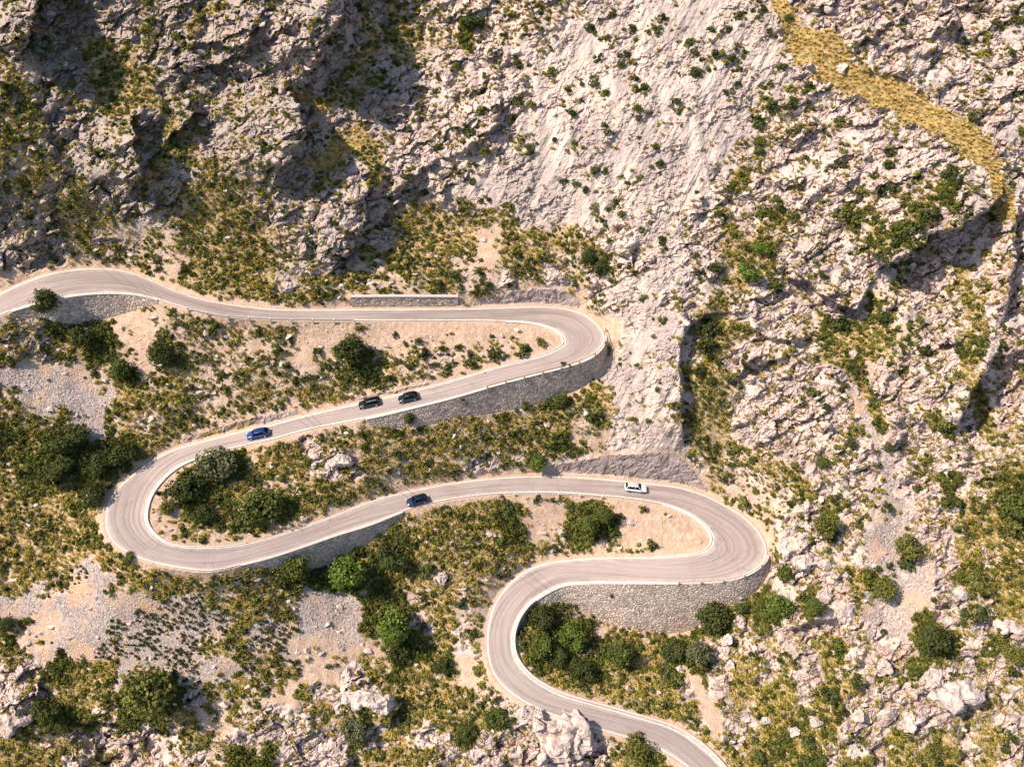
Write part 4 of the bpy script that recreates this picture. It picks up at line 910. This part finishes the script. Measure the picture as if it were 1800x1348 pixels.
def tree(u, v, r, form, colr, lab, k):
    R = r / PPM; zc = {'round': 1.0, 'tall': 1.35, 'spread': .7}[form]
    cr, tr = TREES[form][k % len(TREES[form])]
    # base lies below the crown's middle by the projected height
    hh = zc * R * .85; p = PH(u, v, 0); dq = float(np.linalg.norm(p - CAM)); vb = v + hh * F / dq * .70 * (1 + (v - 674) / -2600)
    g = ground(u + (900 - u) * hh * .0032, vb)[0]
    o = empty('tree' if form != 'spread' else 'bush', Vector(g)); o.rotation_euler = (0, 0, (k * 2.399) % 6.283); o.scale = (R, R, R)
    tag(o, lab, 'tree' if form != 'spread' else 'bush')
    c_ = link('crown', cr, o); c_.color = (*colr, 1); c_.rotation_euler = (0, 0, k); link('trunk', tr, o)
for k, (u, v, r, form, colr, lab) in enumerate(TREE_LIST): tree(u, v, r, form, colr, lab, k)

SHRUBS = """1110,50,11 1155,50,10 1163,33,9 1078,28,9 1035,50,9 1067,68,8 1100,95,10 1052,105,10 1093,113,10 967,128,15 913,113,12 908,177,13 935,183,9 1003,195,12 1022,178,8 1047,147,10
1065,163,8 997,157,8 1132,152,8 1117,138,8 1123,190,9 1123,208,7 1070,233,10 1063,220,7 1010,252,8 920,243,13 847,197,17 845,160,14 823,230,15 900,213,11 855,267,12 933,267,10 1047,300,11
1062,300,8 1012,323,10 990,317,9 1030,333,9 1047,365,9 1080,357,8 1093,377,8 1057,387,8 1163,423,9 1190,177,10 1150,257,7 1160,287,8 1093,310,6 1125,313,7 1103,322,6 975,245,7 768,160,10 807,117,10
740,187,8 680,213,7 620,162,8 770,257,10 717,335,8 747,340,9 717,312,9 830,318,9 807,303,8 1213,72,12 1223,93,9 1255,97,10 1268,97,10 1285,103,8 1308,97,9 1220,127,12 1245,122,7 1300,122,8 1375,118,10
1295,150,10 1275,162,8 1280,53,8 1252,52,9 1295,27,10 1340,15,8 1353,55,8 1387,32,9 1423,153,13 1355,147,9 1357,190,13 1390,183,13 1430,190,8 1330,217,14 1333,247,14 1333,267,10 1473,213,11 1403,232,10
1383,230,7 1447,227,8 1483,290,12 1567,273,10 1560,293,15 1512,337,17 1563,337,16 1610,312,9 1667,307,16 1680,323,14 1713,333,12 1400,322,11 1413,280,8 1367,353,14 1373,367,12 1347,373,15 1397,383,11
1480,377,15 1290,327,13 1307,317,11 1267,377,9 1583,403,18 1607,397,16 1637,380,14 1573,427,12 1547,443,14 1753,40,9 1783,37,12 1777,93,9 1790,163,11 1710,207,10 1690,180,7 1793,230,10 1637,113,8
1253,473,12 1223,450,9 1363,497,11 1473,570,15 1552,555,16 1500,567,6 1690,545,13 1573,580,5 1560,597,7 1622,615,10 1598,602,7 1500,647,14 1587,650,10 1433,693,15 1453,720,11 1538,693,10 1653,743,13
1497,753,9 1497,777,14 1540,740,9 1563,783,10 1228,653,13 1357,638,7 1277,663,9 1390,615,10 1310,627,12 1250,580,18 1240,607,18 1760,607,12 1710,470,10 1657,572,6 1617,565,7 1683,657,10 1463,940,15
1593,985,16 1720,1077,18 1697,1077,12 1473,1133,13 1453,1217,18 1503,1193,14 1777,1290,16 1765,1313,11 1780,1183,14 1333,1327,13 1443,1327,12 1420,1300,12 1587,1193,9 1407,927,9 1783,933,22 1305,882,14
1555,890,12 1678,882,15 1612,855,11 870,625,17 890,626,9 918,617,13 952,602,11 825,637,10 825,620,10 805,610,10 922,707,8 1040,735,16 1050,722,12 900,763,9 990,640,6 895,911,17 750,1000,14 880,950,12
815,700,6 965,705,12 745,620,10 735,600,9 900,500,9 930,470,9 800,480,10 770,500,11 1035,700,11 1090,905,7 1130,895,8 1115,735,5 1180,710,5 1120,640,5 1160,560,6 1150,590,5 1105,470,6 1135,520,5
40,190,12 15,160,14 130,150,10 290,190,9 190,190,8 500,200,9 420,210,8 170,270,11 270,290,12 110,250,10 460,255,9 540,240,10 560,330,12 90,410,10 590,390,9 610,410,9 665,300,8 310,65,10 280,60,9 55,75,12"""
SPROTO = [crown_mesh('shrub', 200 + k, 9, 450, .19, flat=.75, zc=.35, spread=.75, lobe=(.24, .48)) for k in range(6)]
SH = [tuple(float(a) for a in q.split(',')) for q in SHRUBS.split()]
# a few more seen on the stony banks between the bends
rg = np.random.default_rng(21)
taken = [(a, b) for a, b, _ in SH] + [(t[0], t[1]) for t in TREE_LIST]
MM = np.array([[1.0 if c_ == 'm' else .0 for c_ in r] for r in COVER])
tries = 0
while len(SH) < 300 and tries < 20000:
    tries += 1; u, v = rg.uniform(150, 1780), rg.uniform(440, 1290)
    if rast(DIST, np.array([u]), np.array([v]))[0] < 14: continue
    if cover(np.array([u]), np.array([v]), MM)[0] < .6: continue
    if min((u - a) ** 2 + (v - b) ** 2 for a, b in taken) < 26 ** 2: continue
    r = rg.uniform(6, 10); SH.append((u, v, r)); taken.append((u, v))
def shrub_label(u, v):
    if u < 640 and v < 480: return 'dark shrub clinging to the shaded crags at upper left', 'shrubs on the upper left crags'
    if u < 890 and v < 380: return 'dark shrub in the broken rock left of the pale slab', 'shrubs in the broken rock above the upper hairpin'
    if u < 1320 and v < 440: return 'small dark shrub dotted on the pale streaked slab', 'shrubs dotted over the pale slab'
    if u < 1660 and v < 460: return 'dark shrub on the upper right crag below the golden grass', 'shrubs on the upper right crag'
    if v < 260: return 'dark shrub among rocks right of the golden grass band', 'shrubs right of the golden grass'
    if u > 1180 and v < 860: return 'round shrub on the rocky slope above the lower right hairpin', 'shrubs on the right hand slope'
    if u > 1280: return 'shrub among the white rocks at lower right', 'shrubs at lower right'
    if v < 720 and u > 500: return 'small shrub on the bare bank by the upper right hairpin', 'shrubs by the upper hairpin'
    if v < 860: return 'small shrub on the banks above the middle road', 'shrubs above the middle road'
    return 'small shrub on the banks below the middle road', 'shrubs below the middle road'
rs = random.Random(3)
for k, (u, v, r) in enumerate(SH):
    R = r * 1.08 / PPM; o = link('shrub', SPROTO[k % 6]); o.scale = (R * rs.uniform(.75, 1.35), R * rs.uniform(.75, 1.2), R * rs.uniform(.7, 1.4)); o.rotation_euler = (rs.uniform(-.2, .2), rs.uniform(-.2, .2), rs.uniform(0, 6.28))
    place(o, u, v + .3 * r, -.05 * R); c_ = rs.choice([DK, DK, DK, MD, OL]); j = rs.uniform(.85, 1.2); o.color = (c_[0] * j, c_[1] * j, c_[2] * j, 1)
    l, g = shrub_label(u, v); tag(o, l, 'shrub', g)

# ------------------------------------------------------------------ ground cover: scrub, dry grass, scree, rubble (nobody could count these)
def scatter_pts(step, seed, lo=(-130, -130), hi=(1930, 1470)):
    rg = np.random.default_rng(seed); X, Y = np.meshgrid(np.arange(lo[0], hi[0], step), np.arange(lo[1], hi[1], step))
    return (X + rg.uniform(-.5, .5, X.shape) * step).ravel(), (Y + rg.uniform(-.5, .5, X.shape) * step).ravel(), rg
def merge(protos, pos, scl, rot, which, tint, tilt=None):
    Vs, Fs, Cs = [], [], []; base = 0
    for k, (V, Fq, Cc) in enumerate(protos):
        m = which == k; n = m.sum()
        if not n: continue
        c_, s_ = np.cos(rot[m]), np.sin(rot[m]); x = V[None, :, 0] * c_[:, None] - V[None, :, 1] * s_[:, None]; y = V[None, :, 0] * s_[:, None] + V[None, :, 1] * c_[:, None]
        P = np.stack([x, y, np.repeat(V[None, :, 2], n, 0)], -1) * scl[m][:, None, :] + pos[m][:, None]
        Vs.append(P.reshape(-1, 3)); Fs.append((Fq[None] + (np.arange(n) * len(V))[:, None, None]).reshape(-1, Fq.shape[1]) + base); base += n * len(V)
        if Cc is not None: cc_ = Cc[None] * np.concatenate([tint[m], np.ones((n, 1))], 1)[:, None]; Cs.append(cc_.reshape(-1, 4))
    return np.vstack(Vs), np.vstack(Fs), (np.vstack(Cs) if Cs else None)
def tuft(seed, n=34):
    rg = np.random.default_rng(seed); a = rg.uniform(0, 6.283, n); lean = rg.uniform(.15, 1.15, n); L = rg.uniform(.6, 1.1, n); r0 = rg.uniform(0, .18, n)
    d = np.stack([np.cos(a), np.sin(a), np.zeros(n)], 1); t = np.stack([-np.sin(a), np.cos(a), np.zeros(n)], 1); up = np.array([0, 0, 1.0])
    B = d * r0[:, None]; Mi = B + (d * np.sin(lean * .6)[:, None] + up * np.cos(lean * .6)[:, None]) * (L * .55)[:, None]; T = Mi + (d * np.sin(lean * 1.25)[:, None] + up * np.cos(lean * 1.25)[:, None]) * (L * .5)[:, None]
    w0 = .09; V = np.stack([B - t * w0, B + t * w0, Mi + t * w0 * .9, T, Mi - t * w0 * .9], 1).reshape(-1, 3)
    i = np.arange(n) * 5; Q = np.stack([i, i + 1, i + 2, i + 4], 1); T3 = np.stack([i + 4, i + 2, i + 3, i + 3], 1)
    br = rg.uniform(.7, 1.25, n); C_ = np.repeat(np.stack([br, br * rg.uniform(.9, 1.05, n), br, np.ones(n)], 1), 5, 0)
    # tip triangle written as its own three corners
    V2 = np.stack([Mi - t * w0 * .9, Mi + t * w0 * .9, T], 1)
    faces = np.concatenate([np.stack([i, i + 1, i + 2], 1), np.stack([i, i + 2, i + 4], 1), np.stack([i + 4, i + 2, i + 3], 1)])
    return V, faces, C_
def clump(seed, n=60):
    V, Fq, C_ = lobes_crown(seed, 4, n, .34, flat=.65, spread=.45, zc=.25, lobe=(.34, .5)); return V, Fq, C_
TU = [tuft(k) for k in range(6)]; CL = [clump(400 + k) for k in range(6)]
def plants(step, seed, idx, protos, gain, clumpscale):
    u, v, rg = scatter_pts(step, seed); cv_ = cover(u, v); d = rast(DIST, u, v); s = u / PPM; t = v / PPM
    nz = .5 + .62 * fbm(s / clumpscale, t / clumpscale, 3, seed) + .25 * perlin(s / 1.7, t / 1.7, seed + 3)
    dens = np.clip(cv_[:, idx] * gain, 0, 1.3)
    keep = (nz < dens * 1.15 - .04) & (rg.uniform(size=len(u)) < .35 + dens * .75) & (d > rg.uniform(3.5, 9, len(u)))
    return u[keep], v[keep], cv_[keep], rg
# leafy scrub
u, v, cv_, rg = plants(7.2, 1, 4, CL, 1.0, 4.0)
ex = np.repeat(np.array(SH), rg.integers(0, 5, len(SH)), 0); an = rg.uniform(0, 6.28, len(ex)); ra = ex[:, 2] * rg.uniform(.7, 2.6, len(ex))
u = np.concatenate([u, ex[:, 0] + np.cos(an) * ra]); v = np.concatenate([v, ex[:, 1] + np.abs(np.sin(an)) * ra * .9]); cv_ = cover(u, v); n = len(u); pos = ground(u, v); xw = cover(u, v, XTAB); ow = cover(u, v, OTAB)
R = rg.uniform(.40, .98, n) * (1 - .25 * xw) * (1 + .35 * ow); hz = fbm(u / PPM / 9, v / PPM / 9, 2, 8)
tint = np.array([.155, .155, .036]) * rg.uniform(.75, 1.3, (n, 1)); yel = np.clip(.40 + hz * .9 + rg.uniform(-.3, .3, n), 0, 1)[:, None] * (1 - ow[:, None])
tint = tint * (1 - yel) + np.array([.30, .250, .046]) * rg.uniform(.8, 1.2, (n, 1)) * yel
tint = tint * (1 - xw[:, None] * .75) + np.array([.080, .058, .032]) * rg.uniform(.7, 1.4, (n, 1)) * xw[:, None] * .75
dk = (rg.uniform(size=n) < .33)[:, None]; tint = np.where(dk, np.array([.082, .095, .028]) * rg.uniform(.7, 1.2, (n, 1)), tint); R = R * np.where(dk[:, 0], 1.12, 1)
tint = tint * (1 - ow[:, None] * .6) + np.array([.085, .098, .026]) * ow[:, None] * .6
V, Fq, Cc = merge(CL, pos, np.stack([R, R, R * rg.uniform(.8, 1.25, n)], 1), rg.uniform(0, 6.28, n), rg.integers(0, 6, n), tint)
me = mesh_np('scrub', V, Fq, M['leaf']); color_attr(me, 'tint', Cc); tag(link('scrub', me), 'low olive green scrub spread over the banks and ledges', 'scrub', None, 'stuff'); print('scrub', n, len(Fq))
# dry grass tufts
u, v, cv_, rg = plants(6.6, 2, 5, TU, 1.0, 3.0); n = len(u); pos = ground(u, v); yw = np.clip(cv_[:, 5] - .55, 0, .5) * 2
R = rg.uniform(.3, .9, n) * (1 - .15 * yw); mixg = np.clip(rg.normal(.45, .28, n) + .5 * yw, 0, 1)[:, None]
tint = np.array([.27, .250, .055]) * (1 - mixg) + np.array([.54, .425, .14]) * mixg; tint = tint * rg.uniform(.8, 1.15, (n, 1)) 
tint = tint * (1 - .7 * yw[:, None]) + np.array([.80, .56, .18]) * rg.uniform(.85, 1.1, (n, 1)) * .7 * yw[:, None]
V, Fq, Cc = merge(TU, pos, np.stack([R * 1.05, R * 1.05, R * .8], 1), rg.uniform(0, 6.28, n), rg.integers(0, 6, n), tint)
me = mesh_np('dry_grass', V, Fq, M['grass']); color_attr(me, 'tint', Cc); tag(link('dry_grass', me), 'tufts of golden dry grass between the rocks', 'grass', None, 'stuff'); print('grass', n, len(Fq))
# loose rock
def stone_proto(seed, n=11):
    me = hull(seed, n, 0, (1, .85, .8)); V = np.array([v.co[:] for v in me.vertices]); Fq = np.array([p.vertices[:] for p in me.polygons if len(p.vertices) == 3]); bpy.data.meshes.remove(me); return V, Fq, None
ST = [stone_proto(600 + k) for k in range(8)]
def stones(name, label, step, seed, dens, rmin, rmax, powr, dmin):
    u, v, rg = scatter_pts(step, seed); cv_ = cover(u, v); d = rast(DIST, u, v); s = u / PPM; t = v / PPM
    p = dens(cv_) * (.35 + 1.1 * sstep(-.3, .5, fbm(s / 5, t / 5, 3, seed + 2))); k = (rg.uniform(size=len(u)) < p) & (d > dmin); u, v = u[k], v[k]; n = len(u)
    R = rmin + (rmax - rmin) * rg.uniform(size=n) ** powr; pos = ground(u, v)
    V, Fq, _ = merge(ST, pos, np.stack([R * rg.uniform(.8, 1.4, n), R * rg.uniform(.7, 1.1, n), R * rg.uniform(.7, 1.25, n)], 1), rg.uniform(0, 6.28, n), rg.integers(0, 8, n), None)
    tag(link(name, mesh_np(name, V, Fq, M['rock'])), label, 'stones', None, 'stuff'); print(name, n, len(Fq))
stones('rubble', 'broken limestone rubble and small blocks strewn over the slope', 9, 5, lambda c_: c_[:, 6] * .75, .15, 1.05, 3.2, 12)
stones('scree', 'grey scree of fist sized stones on the bare chutes', 4.2, 6, lambda c_: c_[:, 2] * .8 + c_[:, 1] * .20, .08, .30, 2, 4)

# ------------------------------------------------------------------ light, sky, camera
EL, NW = rad(50), rad(-12)
sv = Vector((-math.cos(EL) * math.cos(NW), math.cos(EL) * math.sin(NW), math.sin(EL)))
sun = bpy.data.lights.new('sun', 'SUN'); sun.energy = 4.6; sun.angle = rad(.5); sun.color = (1.0, .88, .735)
so = bpy.data.objects.new('sun', sun); COL.objects.link(so); so.rotation_euler = sv.to_track_quat('Z', 'Y').to_euler(); so.location = (-200, 0, 300)
w = bpy.data.worlds.new('World'); S.world = w; w.use_nodes = True; nt = w.node_tree; bg = nt.nodes['Background']; sk = nt.nodes.new('ShaderNodeTexSky'); sk.sky_type = 'NISHITA'
sk.sun_disc = False; sk.sun_elevation = EL; sk.sun_rotation = math.atan2(sv.x, sv.y); nt.links.new(sk.outputs[0], bg.inputs[0]); bg.inputs[1].default_value = .11
cam = bpy.data.cameras.new('camera'); co = bpy.data.objects.new('camera', cam); COL.objects.link(co); S.camera = co
cam.sensor_width = 36; cam.lens = F / 1800 * 36; cam.clip_start = 1; cam.clip_end = 5000
co.location = Vector(CAM); co.rotation_euler = (math.pi / 2 - PITCH, 0, 0)
S.view_settings.view_transform = 'Standard'; S.view_settings.look = 'None'; S.view_settings.exposure = .84; S.view_settings.gamma = 1
S.cycles.max_bounces = 5; S.cycles.diffuse_bounces = 3; S.cycles.transmission_bounces = 3
